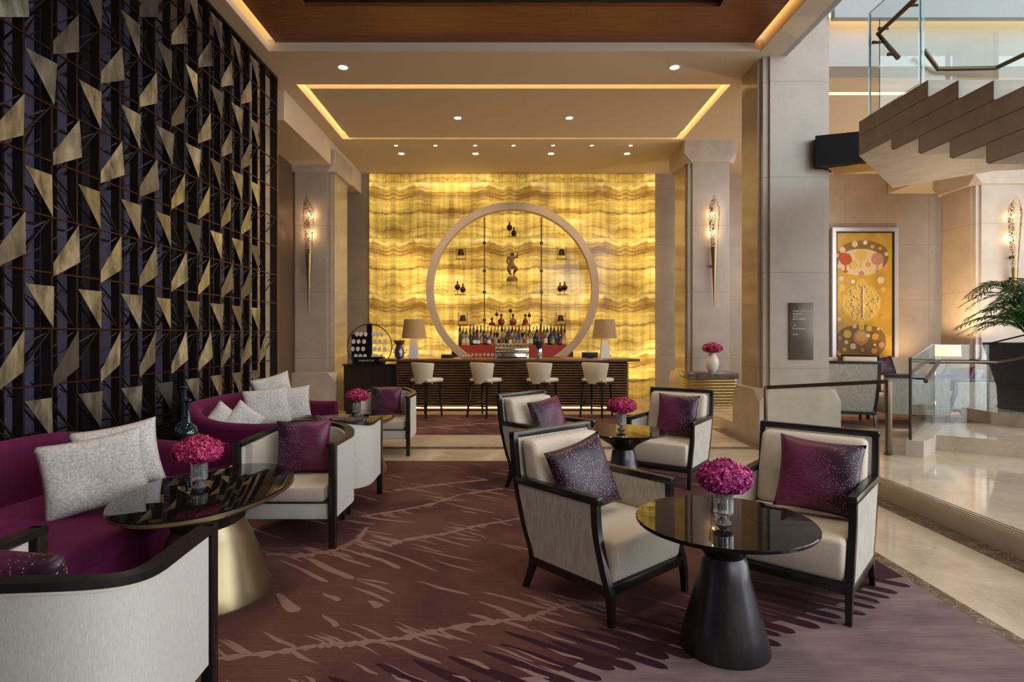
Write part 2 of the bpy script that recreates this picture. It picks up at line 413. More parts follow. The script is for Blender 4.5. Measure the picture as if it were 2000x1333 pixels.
M['white_ceramic'] = simple('white_ceramic', (.78, .75, .70), .25)
M['slat'] = simple('bronze_lacquer_slat', (.34, .20, .105), .32, .55, var=.15, scale=3)
M['slat_gold'] = simple('gilded_console_slat', (.46, .31, .14), .28, .8)
M['ringstone'] = simple('cream_ring_stone', (.58, .44, .30), .5, var=.05)
M['red'] = simple('red_lacquer', (.36, .035, .018), .4)
def hydrangea(name, c0, c1, c2):
    m, nt, b = nodes(name); g = N(nt, 'ShaderNodeNewGeometry')
    c = ramp(nt, [(0, c0), (.55, c1), (1, c2)], g.outputs['Random Per Island']); nt.links.new(c.outputs[0], b.inputs['Base Color'])
    setp(b, rough=.6, spec=.3); b.inputs['Subsurface Weight'].default_value = .1; return m
M['hyd_a'] = hydrangea('magenta_petals', (.16, .004, .07), (.48, .02, .19), (.78, .17, .46))
M['hyd_b'] = hydrangea('crimson_petals', (.16, .004, .035), (.50, .02, .11), (.75, .13, .30))
M['leaf'] = simple('green_leaf', (.03, .10, .018), .5, var=.3)
M['led'] = emit('warm_cove_led', (1, .70, .28), 9.0)
M['led_soft'] = emit('soft_cove_led', (1, .55, .16), 5.0)
M['down'] = emit('downlight_lamp', (1, .86, .62), 22.0)
M['bulb'] = emit('warm_bulb', (1, .66, .30), 9.0)

# ------------------------------------------------------------------ setting
ZC = 5.35; WALL = 13.9
struct(MB().box(-6, 16, -6, 16, -.3, 0).build('floor', M['marble'], smooth=False))
def slab(name, x0, x1, y0, y1, z0, z1, m, **k): return struct(MB().box(x0, x1, y0, y1, z0, z1).build(name, m, smooth=False, **k))
# dark inlay bands, set flush (2 mm)
struct(MB().box(2.43, 2.53, -6, 6.95, 0, .002).build('trim_1', M['dmarble'], smooth=False))
struct(MB().box(3.24, 3.42, -6, 9.4, 0, .002).build('trim_2', M['dmarble'], smooth=False))
struct(MB().box(-3.4, 3.24, 7.67, 7.84, 0, .002).build('trim_3', M['dmarble'], smooth=False))
def fl(x, y): Y = EYE*F/(y-CY); return Vector(((x-CX)*Y/F, Y))
def flatpoly(b, pts, z, m):
    ar = sum(pts[i][0]*pts[(i+1) % len(pts)][1]-pts[(i+1) % len(pts)][0]*pts[i][1] for i in range(len(pts)))
    if ar < 0: pts = pts[::-1]
    b.m = m; b.add([(p[0], p[1], z) for p in pts], [tuple(range(len(pts)))])
def teardrop(b, a, c, w, z, m, blunt=.5):
    """tufted stroke from a (thin tail) to c (rounded head)"""
    a = Vector(a); c = Vector(c); d = c-a; L_ = d.length; d.normalize(); n_ = Vector((-d.y, d.x)); N_ = 28; up = []; dn = []
    for k in range(N_+1):
        t_ = k/N_; tc = .5 if blunt < .6 else .86; ww = w/2*((t_/tc)**(.8 if blunt < .6 else .45) if t_ < tc else math.sqrt(max(0, 1-((t_-tc)/(1-tc))**2)))
        wob = .004*math.sin(t_*7+a.x*9); p = a+d*(L_*t_)+n_*wob
        up.append(p+n_*ww); dn.append(p-n_*ww)
    flatpoly(b, up+dn[1:-1][::-1], z, m)
cb_ = MB(); cb_.box(-3.45, 2.43, -3, 6.92, 0, .008); zz_ = [.0082]
def nz(): zz_[0] += 2e-6; return zz_[0]
rc = random.Random(3)
tips = [fl(*p) for p in ((1779, 1149), (1755, 1162), (1740, 1172), (1719, 1181), (1711, 1192), (1694, 1205), (1646, 1211), (1637, 1222), (1604, 1230), (1555, 1240), (1527, 1247), (1527, 1266))]
tips += [Vector(p) for p in ((1.24, 2.78), (1.12, 2.78), (1.05, 2.72), (.95, 2.75), (.86, 2.70))]+[fl(*p) for p in ((1308, 1290), (1306, 1311), (1243, 1313), (1202, 1313))]
tips += [Vector(p) for p in ((.40, 2.52), (.30, 2.47), (.12, 2.44), (.0, 2.38), (-.15, 2.34), (-.3, 2.22), (-.45, 2.2), (-.6, 2.1))]
fd = Vector((.83, -.56)).normalized()
edge_ = [t_-fd*.16 for t_ in tips]
flatpoly(cb_, [Vector((2.43, 3.60))]+edge_+[Vector((-.8, -3)), Vector((2.43, -3))], .0081, 2)
for i_, t_ in enumerate(tips):
    teardrop(cb_, t_-fd*rc.uniform(.42, .62), t_, rc.uniform(.055, .085), nz(), 3, 1)
for i_ in range(26):                                   # pale slits inside the plum field
    t_ = rc.choice(tips)-fd*rc.uniform(.30, .95)+Vector((rc.uniform(-.1, .1), rc.uniform(-.05, .1)))
    teardrop(cb_, t_, t_+fd*rc.uniform(.15, .4), rc.uniform(.008, .022), nz(), 1)
def spine(pts, w0, seed):
    r_ = random.Random(seed); P = [fl(*p) for p in pts]; up = []; dn = []; m_ = 10
    for k in range(len(P)-1):
        for i_ in range(m_):
            p = P[k].lerp(P[k+1], i_/m_); d = (P[k+1]-P[k]).normalized(); n_ = Vector((-d.y, d.x)); w = w0*r_.uniform(.35, 1.3)
            up.append(p+n_*w*.5); dn.append(p-n_*w*r_.uniform(.2, .9))
            if r_.random() < .30:
                sg = r_.choice((-1, 1)); q_ = p+fd*sg*r_.uniform(.10, .30); teardrop(cb_, q_, p-fd*sg*.02, r_.uniform(.012, .028), nz(), 1)
    for i_ in range(len(up)-1): flatpoly(cb_, [up[i_], up[i_+1], dn[i_+1], dn[i_]], .00815, 1)
spine([(425, 1290), (540, 1278), (620, 1265), (700, 1260), (790, 1250), (870, 1232), (960, 1218), (1030, 1212), (1080, 1192), (1120, 1183), (1200, 1180)], .045, 1)
spine([(755, 1068), (800, 1055), (870, 1045), (930, 1030), (1000, 1018), (1080, 1000)], .045, 2)
spine([(520, 1085), (600, 1088), (655, 1078), (700, 1055), (720, 1030)], .06, 3)
spine([(700, 1012), (780, 1000), (850, 985), (900, 968), (990, 955)], .05, 4)
spine([(770, 960), (860, 948), (960, 938)], .05, 5)
spine([(1100, 1000), (1180, 1030), (1260, 1010)], .04, 6)
for q_ in ((905, 460, 1260, 555, .03), (1310, 590, 1600, 700, .04), (1340, 530, 1760, 640, .035), (1010, 320, 1290, 400, .022), (850, 240, 1290, 330, .02), (560, 270, 810, 380, .04), (640, 240, 1060, 400, .025),
           (1110, 170, 1330, 200, .03), (1190, 120, 1370, 180, .02), (440, 250, 700, 330, .04), (20, 320, 340, 470, .035), (210, 310, 500, 450, .05), (150, 290, 400, 420, .03), (350, 280, 610, 370, .03),
           (500, 440, 740, 480, .025), (520, 450, 780, 545, .03), (480, 490, 750, 600, .03), (0, 540, 130, 665, .07), (300, 680, 400, 760, .035), (600, 590, 680, 630, .06), (1750, 900, 2000, 980, .022), (1520, 1015, 1780, 1100, .025),
           (1700, 1015, 1980, 1105, .02), (740, 1070, 860, 1130, .02), (1140, 1070, 1270, 1120, .02), (80, 1090, 150, 1150, .02), (190, 1080, 260, 1140, .02), (430, 60, 640, 90, .03), (460, 30, 900, 80, .03), (440, 110, 760, 160, .02), (520, 20, 700, 60, .02), (1440, 215, 1600, 260, .02), (300, 540, 410, 590, .04)):
    teardrop(cb_, fl(540+.3*q_[0], 1000+.3*q_[1]), fl(540+.3*q_[2], 1000+.3*q_[3]), q_[4], nz(), 1, 1 if q_[4] > .03 else .5)
for i_ in range(170):                                  # feathering over the far half
    x_ = rc.uniform(-2.2, 2.2); y_ = rc.uniform(4.1, 6.85)
    if abs(math.sin(y_*2.1+x_*.9)) < .55: continue
    p = Vector((x_, y_)); teardrop(cb_, p, p+fd*rc.uniform(.18, .6), rc.uniform(.012, .035), nz(), 1)
for i_ in range(60):
    x_ = rc.uniform(-2.6, -.2); y_ = rc.uniform(1.6, 3.0); p = Vector((x_, y_)); teardrop(cb_, p, p+fd*rc.uniform(.1, .35), rc.uniform(.012, .03), nz(), 1)
o = cb_.build('carpet', CARPET, smooth=False, fix=False)
tag(o, 'large plum and brown carpet with pale feathered strokes under the lounge seating', 'carpet')
cb_ = MB(); cb_.box(-3.0, 2.95, 8.77, 10.95, 0, .008)
for i_ in range(90):
    p = Vector((rc.uniform(-2.8, 2.4), rc.uniform(8.9, 10.9)))
    teardrop(cb_, p, p+fd*rc.uniform(.2, .5), rc.uniform(.02, .05), nz(), 1)
up = [Vector((-2.3+.25*k, 8.95+.11*k+.05*math.sin(k*2))) for k in range(14)]
for a_, c_ in zip(up, up[1:]): flatpoly(cb_, [a_, c_, c_+Vector((0, .07)), a_+Vector((0, .09))], .0083, 1)
o = cb_.build('carpet', CARPET, smooth=False, fix=False)
tag(o, 'narrow red-brown patterned carpet under the bar stools', 'carpet')
# side walls
slab('wall_left', -4.6, -4.3, -6, 9.2, 0, ZC, M['navy']); slab('wall_left_far', -4.6, -4.3, 9.2, 14.2, 0, ZC, simple('dark_oak_panel', (.12, .07, .04), .5))  # far stretch of the left wall is plain dark brown
m_ = MB()
for k in range(20): m_.box(-4.3, -4.25, -2+k*.52, -2+k*.52+.12, 0, ZC)
struct(m_.build('trim_4', simple('dark_wall_rib', (.012, .010, .018), .5), smooth=False))
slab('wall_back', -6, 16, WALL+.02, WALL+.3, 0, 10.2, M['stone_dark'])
struct(MB().box(-3.33, 3.46, WALL-.03, WALL+.02, 0, ZC-.02).build('wall_onyx', M['onyx'], smooth=False))
slab('wall_rear', -6, 2.0, -6.2, -6, 0, 10, M['stone_grey'])
slab('wall_rear_light_block', 2.0, 14, -6.2, -6, 0, 3.4, M['stone_grey'])  # unseen wall added to cut the low daylight from behind
# atrium bulkhead, roof and far upper wall
slab('wall_bulkhead', 4.46, 14, 8.33, 8.7, ZC-.012, 6.3, M['plaster_grey'])
slab('wall_bulkhead_upper', 4.46, 14, 8.0, 8.1, 5.86, 10.2, M['plaster_grey'])
struct(MB().box(4.5, 14, 8.12, 8.30, 6.02, 6.04).build('trim_5', M['led_soft'], smooth=False))
slab('ceiling_atrium', 3.5, 16, -6.2, 9.3, 10.2, 10.4, M['plaster_grey'])
# main ceiling: plates around the coffer and around the lit panel
def plates(name, rects, z, t, m): 
    b = MB()
    for (x0, x1, y0, y1) in rects: b.box(x0, x1, y0, y1, z, z+t)
    return struct(b.build(name, m, smooth=False))
cx0, cx1, cy0, cy1 = -3.27, 3.40, 8.96, 11.46; sw = .15
plates('ceiling', [(-6, -3.26, -6, 7.91), (3.41, 3.74, -6, 7.91), (-6, 3.74, 7.91, cy0), (-6, cx0, cy0, cy1), (cx1, 14, cy0, cy1),
                   (3.74, 14, 8.35, cy0), (-6, 14, cy1, 14.2), (cx0+sw, cx1-sw, cy0+sw, cy1-.09)], ZC, .16, M['plaster'])
struct(MB().box(-6, 14, 8.7, 12, ZC+.30, ZC+.4).build('ceiling_slot_cap', M['plaster'], smooth=False))
b = MB()
b.box(cx0+.02, cx1-.02, cy0+.02, cy0+.12, ZC+.24, ZC+.25); b.box(cx0+.02, cx1-.02, cy1-.08, cy1-.01, ZC+.24, ZC+.25)
b.box(cx0+.02, cx0+.12, cy0, cy1, ZC+.24, ZC+.25); b.box(cx1-.12, cx1-.02, cy0, cy1, ZC+.24, ZC+.25)
struct(b.build('trim_6', M['led'], smooth=False))
b = MB().box(4.6, 14, 9.25, 9.34, ZC-.004, ZC)
struct(b.build('trim_7', M['led_soft'], smooth=False))
# rounded outer moulding of the beam over the right-hand pillar
b = MB(); b.prism([(3.74, ZC), (3.74, ZC+.5), (3.90, ZC+.5), (3.90, ZC+.10), (3.87, ZC+.04), (3.82, ZC)], -6, 8.06, 'y')
struct(b.build('ceiling_beam_moulding', M['plaster_grey'], smooth=False))
slab('wall_over_beam', 3.5, 3.90, -6, 8.04, ZC+.16, 10.2, M['plaster_grey'])
# coffer
WZ = ZC+.12
b = MB(); b.box(-3.17, 3.32, 7.05, 8.1, WZ, WZ+.05); b.box(-3.17, -2.48, -6, 7.05, WZ, WZ+.05); b.box(2.54, 3.32, -6, 7.05, WZ, WZ+.05)
struct(b.build('ceiling_coffer_border', M['wood'], smooth=False))
b = MB(); b.box(-2.52, -2.48, -6, 7.09, WZ+.05, WZ+.5); b.box(2.54, 2.58, -6, 7.09, WZ+.05, WZ+.5); b.box(-2.5, 2.56, 7.05, 7.09, WZ+.05, WZ+.5)
b.box(-2.5, 2.56, -6, 7.05, WZ+.5, WZ+.55); b.box(-2.48, 2.54, 6.75, 7.05, WZ+.12, WZ+.16)
struct(b.build('ceiling_coffer', M['wood_dark'], smooth=False))
b = MB(); b.box(-3.16, -3.13, -6, 7.88, WZ+.08, WZ+.16); b.box(3.28, 3.31, -6, 7.88, WZ+.08, WZ+.16)
struct(b.build('trim_8', M['led_soft'], smooth=False))
b = MB(); b.box(-3.5, -3.26, -6, 8.1, ZC+.16, ZC+.62); b.box(3.41, 3.5, -6, 8.1, ZC+.16, ZC+.62); b.box(-3.5, 3.5, -6, 8.3, ZC+.66, ZC+.72)
struct(b.build('ceiling_coffer_side', M['plaster'], smooth=False))
# low soffit along the left, from pillar to pillar
slab('ceiling_low_soffit', -4.3, -3.53, 9.15, WALL, 4.87, ZC, M['plaster'])
slab('ceiling_lounge_soffit', 9.0, 14, 11.3, WALL, 4.87, ZC, M['plaster'])

# pillars -----------------------------------------------------------
def pillar(name, x0, x1, y0, y1, ztop, z0=0, cap=True, mats=('stone', 'stone_pol')):
    n = .12; g = .04
    prof = [(x0+n, y0), (x1-n, y0), (x1-n, y0+g), (x1-g, y0+g), (x1-g, y0+n), (x1, y0+n), (x1, y1-n), (x1-g, y1-n), (x1-g, y1-g), (x1-n, y1-g), (x1-n, y1),
            (x0+n, y1), (x0+n, y1-g), (x0+g, y1-g), (x0+g, y1-n), (x0, y1-n), (x0, y0+n), (x0+g, y0+n), (x0+g, y0+g), (x0+n, y0+g)]
    b = MB(); b.prism(prof, z0+.75, ztop-(.42 if cap else 0)); 
    o = struct(b.build(name, [M[mats[0]], M[mats[1]]], smooth=False))
    for p in o.data.polygons:
        if abs(p.normal.x) > .7: p.material_index = 1
    q = MB(); e = .07
    def cham(za, zb, up):
        ring = lambda x0, x1, y0, y1, z, c: [Vector(v) for v in ((x0+c, y0, z), (x1-c, y0, z), (x1, y0+c, z), (x1, y1-c, z), (x1-c, y1, z), (x0+c, y1, z), (x0, y1-c, z), (x0, y0+c, z))]
        if up: rs = [ring(x0-e, x1+e, y0-e, y1+e, za, .015), ring(x0-e, x1+e, y0-e, y1+e, zb-.16, .015), ring(x0-e, x1+e, y0-e, y1+e, zb, .15), ring(x0, x1, y0, y1, zb+.012, .09)]
        else: rs = [ring(x0, x1, y0, y1, za-.012, .09), ring(x0-e, x1+e, y0-e, y1+e, za, .15), ring(x0-e, x1+e, y0-e, y1+e, za+.16, .015), ring(x0-e, x1+e, y0-e, y1+e, zb, .015)]
        q.ribbon(rs)
    cham(z0, z0+.75, True)
    if cap: cham(ztop-.42, ztop, False)
    struct(q.build(name+'_plinth', M['stone_plain'], smooth=False)); d = MB()
    d.box(x0+.045, x1-.045, y0+.045, y1-.045, z0+.75, ztop-.4); return struct(d.build(name+'_groove', M['groove'], smooth=False))
pillar('wall_pillar_far_left', -4.38, -3.51, 11.6, 12.75, 4.87+.3)
pillar('wall_pillar_far_right', 3.52, 4.42, 11.6, 12.54, ZC)
pillar('wall_pillar_near_right', 3.475, 4.47, 8.05, 8.85, 10.2, cap=False)
pillar('wall_pillar_near_left', -4.45, -3.57, 8.1, 9.12, ZC, cap=False)
pillar('wall_pillar_lounge', 9.1, 10.35, 11.4, 12.4, 4.87, .17, True, ('stone', 'stone'))
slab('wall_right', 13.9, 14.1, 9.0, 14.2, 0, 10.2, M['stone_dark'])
slab('wall_right_pier', 13.8, 14.2, -6.2, -5.0, 0, 10.2, M['stone_grey'])

# raised levels on the right ----------------------------------------
Z1, Z2, Z3 = .17, .34, .50
b = MB().box(3.42, 14, -6, WALL, 0, Z1); struct(b.build('floor_raised', M['marble'], smooth=False))
b = MB(); b.box(3.412, 3.42, -6, 8.0, .0, Z1-.03); struct(b.build('floor_riser', M['stone_plain'], smooth=False))
b = MB(); b.box(3.43, 3.445, -6, 7.4, Z1, Z1+.002); b.box(3.47, 3.48, -6, 7.4, Z1, Z1+.002); struct(b.build('trim_9', M['groove'], smooth=False))
b = MB().prism([(4.82, 6.89), (5.57, 6.32), (8.2, 4.4), (13.9, 4.4), (13.9, 7.70), (5.60, 7.70)], Z1, Z2); struct(b.build('floor_step', M['marble'], smooth=False))
b = MB().prism([(6.27, 7.60), (6.45, 7.15), (8.9, 5.4), (13.9, 5.4), (13.9, 8.1), (6.27, 8.1)], Z2, Z3); struct(b.build('floor_upper_step', M['marble'], smooth=False))
b = MB().prism([(4.36, 6.42), (4.50, 6.34), (4.82, 6.62), (5.62, 7.55), (5.48, 7.68)], Z1, Z2+.003); struct(b.build('floor_curb', M['stone_plain'], smooth=False))
o = MB().box(4.6, 9.0, 8.3, 12.5, Z1, Z1+.008).build('carpet', simple('lounge_carpet', (.20, .10, .065), .95, var=.35, scale=3), smooth=False)
tag(o, 'warm brown carpet of the raised lounge under the painting', 'carpet')

# ------------------------------------------------------------------ ceiling downlights
GL = 'round recessed ceiling downlights'
def downlight(x, y, r, label, grp, power, spot=True):
    t = thing('downlight', label, 'ceiling light', (x, y, ZC), 0, grp)
    tr_ = MB().lathe([(r*.72, -.001), (r*1.0, -.001), (r*1.0, -.008), (r*.72, -.006)], n=24, close=False).build('trim_ring', M['white_ceramic'], t)
    cyl(r*.74, r*.74, -.0065, -.003).build('lens', M['down'], tr_)
    l = bpy.data.lights.new('downlight_beam', 'SPOT'); l.energy = power; l.color = (1, .78, .52); l.spot_size = R(110); l.spot_blend = .7; l.shadow_soft_size = .06
    q = new('downlight_beam', l, t, (0, 0, -.03))
for (x, nm) in ((-2.39, 'near left end'), (2.37, 'near right end')):
    downlight(x, 8.38, .085, 'recessed downlight in the plain front ceiling beam, %s' % nm, None, 85)
for (x, nm) in ((-.915, 'left'), (1.06, 'right')):
    downlight(x, 10.33, .08, 'recessed downlight in the framed ceiling panel, the %s of its pair' % nm, None, 85)
for (x, nm) in ((-2.29, 'leftmost'), (-.72, 'second from left'), (.88, 'third from left'), (2.49, 'rightmost')):
    downlight(x, 12.36, .08, 'larger recessed downlight before the onyx wall, %s of four' % nm, 'larger downlights before the onyx wall', 55)
for i, x in enumerate((-2.30, -1.50, -.695, .083, .882, 1.67, 2.46)):
    downlight(x, 11.83, .045, 'tiny recessed downlight above the bar, %s of seven' % ('first second third fourth fifth sixth seventh'.split()[i]+' from left'), 'tiny downlights above the bar', 28)

# ------------------------------------------------------------------ metal screen on the left
SX = -3.47; Y0, DY, NP = 3.912, .258, 18
ZR = [.60+.42*0]+[1.55-.8447*1.0, 1.55-.4223, 1.55, 1.55+.4223, 1.55+.8447, 1.55+1.267, 1.55+1.689, 1.55+2.111, 1.55+2.534, 1.55+2.956, 1.55+3.378]
scr = thing('metal_screen', 'tall dark metal lattice screen with angled brass fins along the left wall', 'screen', (SX, 6.2, .60))
def L(p): return (p[0]-SX, p[1]-6.2, p[2]-.60)
def sub(mb): mb.v = [L(v) for v in mb.v]; return mb
YP = [Y0+DY*k for k in range(-2, 18)]          # posts; some lie past the frame's edge so the light stays right
for i, y in enumerate(YP):
    sub(MB().box(SX-.075, SX, y-.009, y+.009, .60, 5.34)).build('post', M['post'], scr, smooth=False)
YE = 8.72
sub(MB().box(SX-.10, SX+.005, YE-.02, YE+.01, .60, 5.34)).build('post', M['post'], scr, smooth=False)
sub(MB().box(SX-.36, SX-.33, YE-.02, YE+.01, .60, 5.34)).build('post', M['post'], scr, smooth=False)
for z in ZR:
    sub(MB().box(SX-.012, SX+.004, YP[0], YE, z-.006, z+.006)).build('rail', M['copper'], scr, smooth=False)
for z in (.60, 5.33):
    sub(MB().box(SX-.10, SX+.01, YP[0], YE, z-.02, z+.012)).build('rail', M['post'], scr, smooth=False)
sub(MB().box(SX-.10, SX+.02, YP[0], YE+.02, 0.0, .58)).build('plinth', M['post'], scr, smooth=False)
# rear lattice
for i, y in enumerate(YP[::2]):
    sub(MB().box(SX-.36, SX-.335, y-.05, y-.03, .60, 5.34)).build('rear_post', M['post'], scr, smooth=False)
for z in ZR[1::2]:
    sub(MB().box(SX-.36, SX-.345, YP[0], YE, z-.01, z+.01)).build('rear_rail', M['post'], scr, smooth=False)
LO = [1.55-.8447, 1.55, 1.55+.8447, 1.55+1.689, 1.55+2.534, 1.55+3.378]      # rails at the foot of type A fins
nf = 0; ns = 0
for i in range(len(YP)-1+1):
    ya = YP[i]; yb = YP[i+1] if i+1 < len(YP) else YE
    A = (i % 2 == 1)
    for z in LO:
        sl = random.choice((-.01, .006, .014, .03))
        if A:
            P3 = [(SX+.006, ya, z+.32), (SX+.006+sl, yb, z+.32), (SX+.006+sl*.3, yb, z+.005)]
        else:
            P3 = [(SX+.006, ya, z-.45), (SX+.006, ya, z-.35), (SX+.006+sl*.3, yb, z-.01), (SX+.006+sl, yb, z-.31)]
        if P3[0][2] < .6 or max(p[2] for p in P3) > 5.34: 
            if max(p[2] for p in P3) > 5.34: continue
            if P3[0][2] < .6: continue
        b = MB(); n = len(P3); off = [(p[0]+.004, p[1], p[2]) for p in P3]
        b.add(P3+off, [tuple(range(n))[::-1], tuple(range(n, 2*n))]+[(k, (k+1) % n, n+(k+1) % n, n+k) for k in range(n)])
        if nf < 100:
            sub(b).build('fin', M['fin'], scr, smooth=False); nf += 1
    b = MB()
    for z in LO:
        if A:
            b.bar((SX-.05, ya, z-.34), (SX-.01, yb, z), .012)
            b.bar((SX-.34, ya, z-.3), (SX-.02, yb, z-.02), .012)
            b.bar((SX-.01, yb, z-.02), (SX-.34, yb-.04, z-.36), .012)
        else:
            b.bar((SX-.01, ya, z+.30), (SX-.02, yb, z), .012)
            b.bar((SX-.34, ya, z+.34), (SX-.02, yb, z+.02), .012)
            b.bar((SX-.34, ya, z-.38), (SX-.02, yb, z-.02), .010)
        b.bar((SX-.34, yb-.04, z+.42), (SX-.01, yb, z), .010)
        # inner fin slivers on the rear lattice
        zz = z+.04 if A else z-.38
        b.add([(SX-.33, ya+.02, zz), (SX-.33, ya+.10, zz+.02), (SX-.20, ya+.10, zz+.30)], [(0, 1, 2)])
    b.v = [(v[0], v[1], min(5.33, max(.61, v[2]))) for v in b.v]
    sub(b).build('strut', M['post'], scr, smooth=False, fix=False)

# ------------------------------------------------------------------ bar
bar = thing('bar_counter', 'long dark bar counter fronted with horizontal bronze slats before the onyx wall', 'bar counter', (0, 11.9, 0))
BX0, BX1, BY = -2.2, 2.31, 11.35
MB().box(BX0, BX1-.03, BY+.06-11.9, .75, .09, .96).build('body', M['dark_wood'], bar, smooth=False)
MB().box(BX0+.05, BX1-.1, BY+.16-11.9, .70, 0, .09).build('toe_kick', M['dark_wood'], bar, smooth=False)
b = MB(); n = 17; z0 = .12; h = (.96-z0)/n
for k in range(n):
    za = z0+k*h
    b.prism([(BY+.06-11.9, za), (BY-.03-11.9, za+h*.30), (BY-.03-11.9, za+h*.55), (BY+.06-11.9, za+h)], BX0, BX1, 'x')
    b.prism([(BX1-.03, za), (BX1+.025, za+h*.25), (BX1+.02, za+h*.5), (BX1-.03, za+h)], BY-11.9+.02, .75, 'y')
b.build('slatted_front', M['slat'], bar, smooth=False)
MB().box(BX0+.1, BX1-.12, BY+.0-11.9, BY+.03-11.9, .075, .10).build('light_strip', M['led_soft'], bar, smooth=False)
b = MB(); b.prism([(-2.52, BY-.10-11.9), (BX1+.10, BY-.10-11.9), (BX1+.24, BY+.05-11.9), (BX1+.05, .85), (-2.45, .85)], .985, 1.035)
b.build('countertop', simple('bar_top_wood', (.14, .065, .03), .15, var=.2, scale=3), bar, bevel=.008)
MB().box(BX0, BX1-.02, BY+.02-11.9, .75, .955, .985).build('fascia', M['dark_wood'], bar, smooth=False)
cab = thing('low_cabinet', 'plain dark wood cabinet at the left end of the bar under the round rack', 'cabinet', (-2.75, 11.7, 0))
MB().box(-.5, .5, -.25, .5, .0, .90).build('body', M['dark_wood'], cab, smooth=False)
MB().box(-.49, -.01, -.262, -.25, .04, .86).build('door', M['dark_wood'], cab, smooth=False, bevel=.003)
MB().box(.01, .49, -.262, -.25, .04, .86).build('door', M['dark_wood'], cab, smooth=False, bevel=.003)
MB().box(-.52, .50, -.27, .5, .90, .93).build('top', M['dark_frame'], cab, smooth=False)

# onyx niche: ring
b = MB(); n = 96; RO, RI, yc = 1.96, 1.80, 13.30; zc = 2.55
rs = []
for k in range(n):
    a = 2*PI*k/n; c, s_ = math.cos(a), math.sin(a)
    rs.append([Vector((.07+r*c, y, zc+r*s_)) for (r, y) in ((RO, yc-.10), (RO, yc+.12), (RI, yc+.12), (RI, yc-.10))])
b.ribbon(rs, closed_path=True)
tag(b.build('ring_frame', M['ringstone'], angle=40), 'large pale stone ring standing in front of the onyx wall', 'ring')
bb = thing('back_counter', 'red lacquered back counter inside the stone ring under the bottles', 'back counter', (.07, 13.62, 0))
MB().box(-1.40, 1.40, -.17, .2, .0, 1.13).build('body', simple('dark_red_side', (.10, .03, .02), .5), bb, smooth=False)
MB().box(-1.34, 1.34, -.19, -.17, .0, 1.24).build('front_panel', M['red'], bb, smooth=False)
MB().box(-1.34, 1.34, -.19, .2, 1.24, 1.27).build('top', M['red'], bb, smooth=False)
MB().box(-1.30, 1.30, .04, .2, 1.27, 1.40).build('riser', M['shelfglass'], bb, smooth=False)
# shelves and rods in the ring
def rod(x, label):
    t = thing('shelf_rod', label, 'rod', (x, 13.62, 1.27), 0, 'metal rods in the ring')
    hh = 4.25-1.27 if abs(x-.07) > .1 else 3
    cyl(.013, .013, 0, hh, 10).build('shaft', M['bronze'], t)
    for z in (2.5-1.27, 3.0-1.27, 3.65-1.27, 1.85-1.27):
        MB().box(-.035, .035, -.035, .035, z-.03, z+.03).build('bracket', M['bronze'], t)
rod(-.585, 'thin vertical metal rod to the left of the dancer statue'); rod(.745, 'thin vertical metal rod to the right of the dancer statue')
def gshelf(x0, x1, z, label, grp=None):
    o = MB().box(x0, x1, 13.48, 13.85, z-.006, z+.006).build('glass_shelf', M['shelfglass'], smooth=False); tag(o, label, 'glass shelf', grp)
gshelf(-.62, .78, 1.72, 'lowest glass shelf carrying three decanters above the bottles')
gshelf(-1.35, -.57, 1.72, 'lower left glass shelf carrying a framed bell')
gshelf(.76, 1.49, 1.72, 'lower right glass shelf carrying a framed bell')
gshelf(-1.60, -.57, 2.43, 'middle left glass shelf carrying two gourd ornaments')
gshelf(.76, 1.74, 2.43, 'middle right glass shelf carrying two gourd ornaments')
gshelf(-1.45, -.57, 3.26, 'upper left glass shelf carrying a framed bell')
gshelf(.76, 1.59, 3.26, 'upper right glass shelf carrying a framed bell')
gshelf(-.56, .72, 2.75, 'glass shelf carrying the gilded dancer statue')
gshelf(-.56, .72, 3.79, 'top glass shelf carrying a tall pair of gourd ornaments')
# ornaments
dk = simple('dark_antique_bronze', (.06, .035, .02), .45, .7)
def px(x, y, Y): return ((x-CX)*Y/F, EYE+(CY-y)*Y/F)
YB = 13.62
def gourd(xp, yp, zbase, label):
    X, Z = px(xp, yp, YB)
    t = thing('gourd_ornament', label, 'ornament', (X, YB, zbase))
    h = Z-zbase
    MB().box(-.07, .07, -.04, .04, 0, .015).build('base', dk, t)
    cyl(.006, .006, .01, max(.03, h-.05), 8).build('pin', dk, t)
    MB().lathe([(.005, h-.075), (.045, h-.06), (.068, h), (.05, h+.045), (.018, h+.07), (.014, h+.10), (.022, h+.115), (.003, h+.15)], n=16).build('gourd', dk, t)
gourd(995, 445, 3.796, 'small dark gourd on a tall pin, higher of the pair on the top shelf')
gourd(1003.5, 456, 3.796, 'small dark gourd on a short pin, lower of the pair on the top shelf')
gourd(893.5, 561, 2.436, 'dark gourd ornament on the middle left shelf, taller of its pair')
gourd(904, 566, 2.436, 'dark gourd ornament on the middle left shelf, shorter of its pair')
gourd(1094, 564, 2.436, 'dark gourd ornament on the middle right shelf, shorter and left of its pair')
gourd(1103, 562, 2.436, 'dark gourd ornament on the middle right shelf, taller and right of its pair')
def bell(xp, yb, label, zb):
    X, Z = px(xp, yb, YB)
    t = thing('framed_bell', label, 'ornament', (X, YB, zb))
    b = MB()
    for sx in (-1, 1): b.box(sx*.105-.006, sx*.105+.006, -.006, .006, 0, .30)
    b.box(-.12, .12, -.03, .03, 0, .02); b.box(-.11, .11, -.006, .006, .22, .232); b.build('frame', dk, t, smooth=False)
    MB().lathe([(.085, .10), (.078, .13), (.062, .20), (.045, .235), (.02, .245)], n=16).build('bell', dk, t)
bell(900, 519, 'dark bell in a wire frame on the upper left shelf', 3.266)
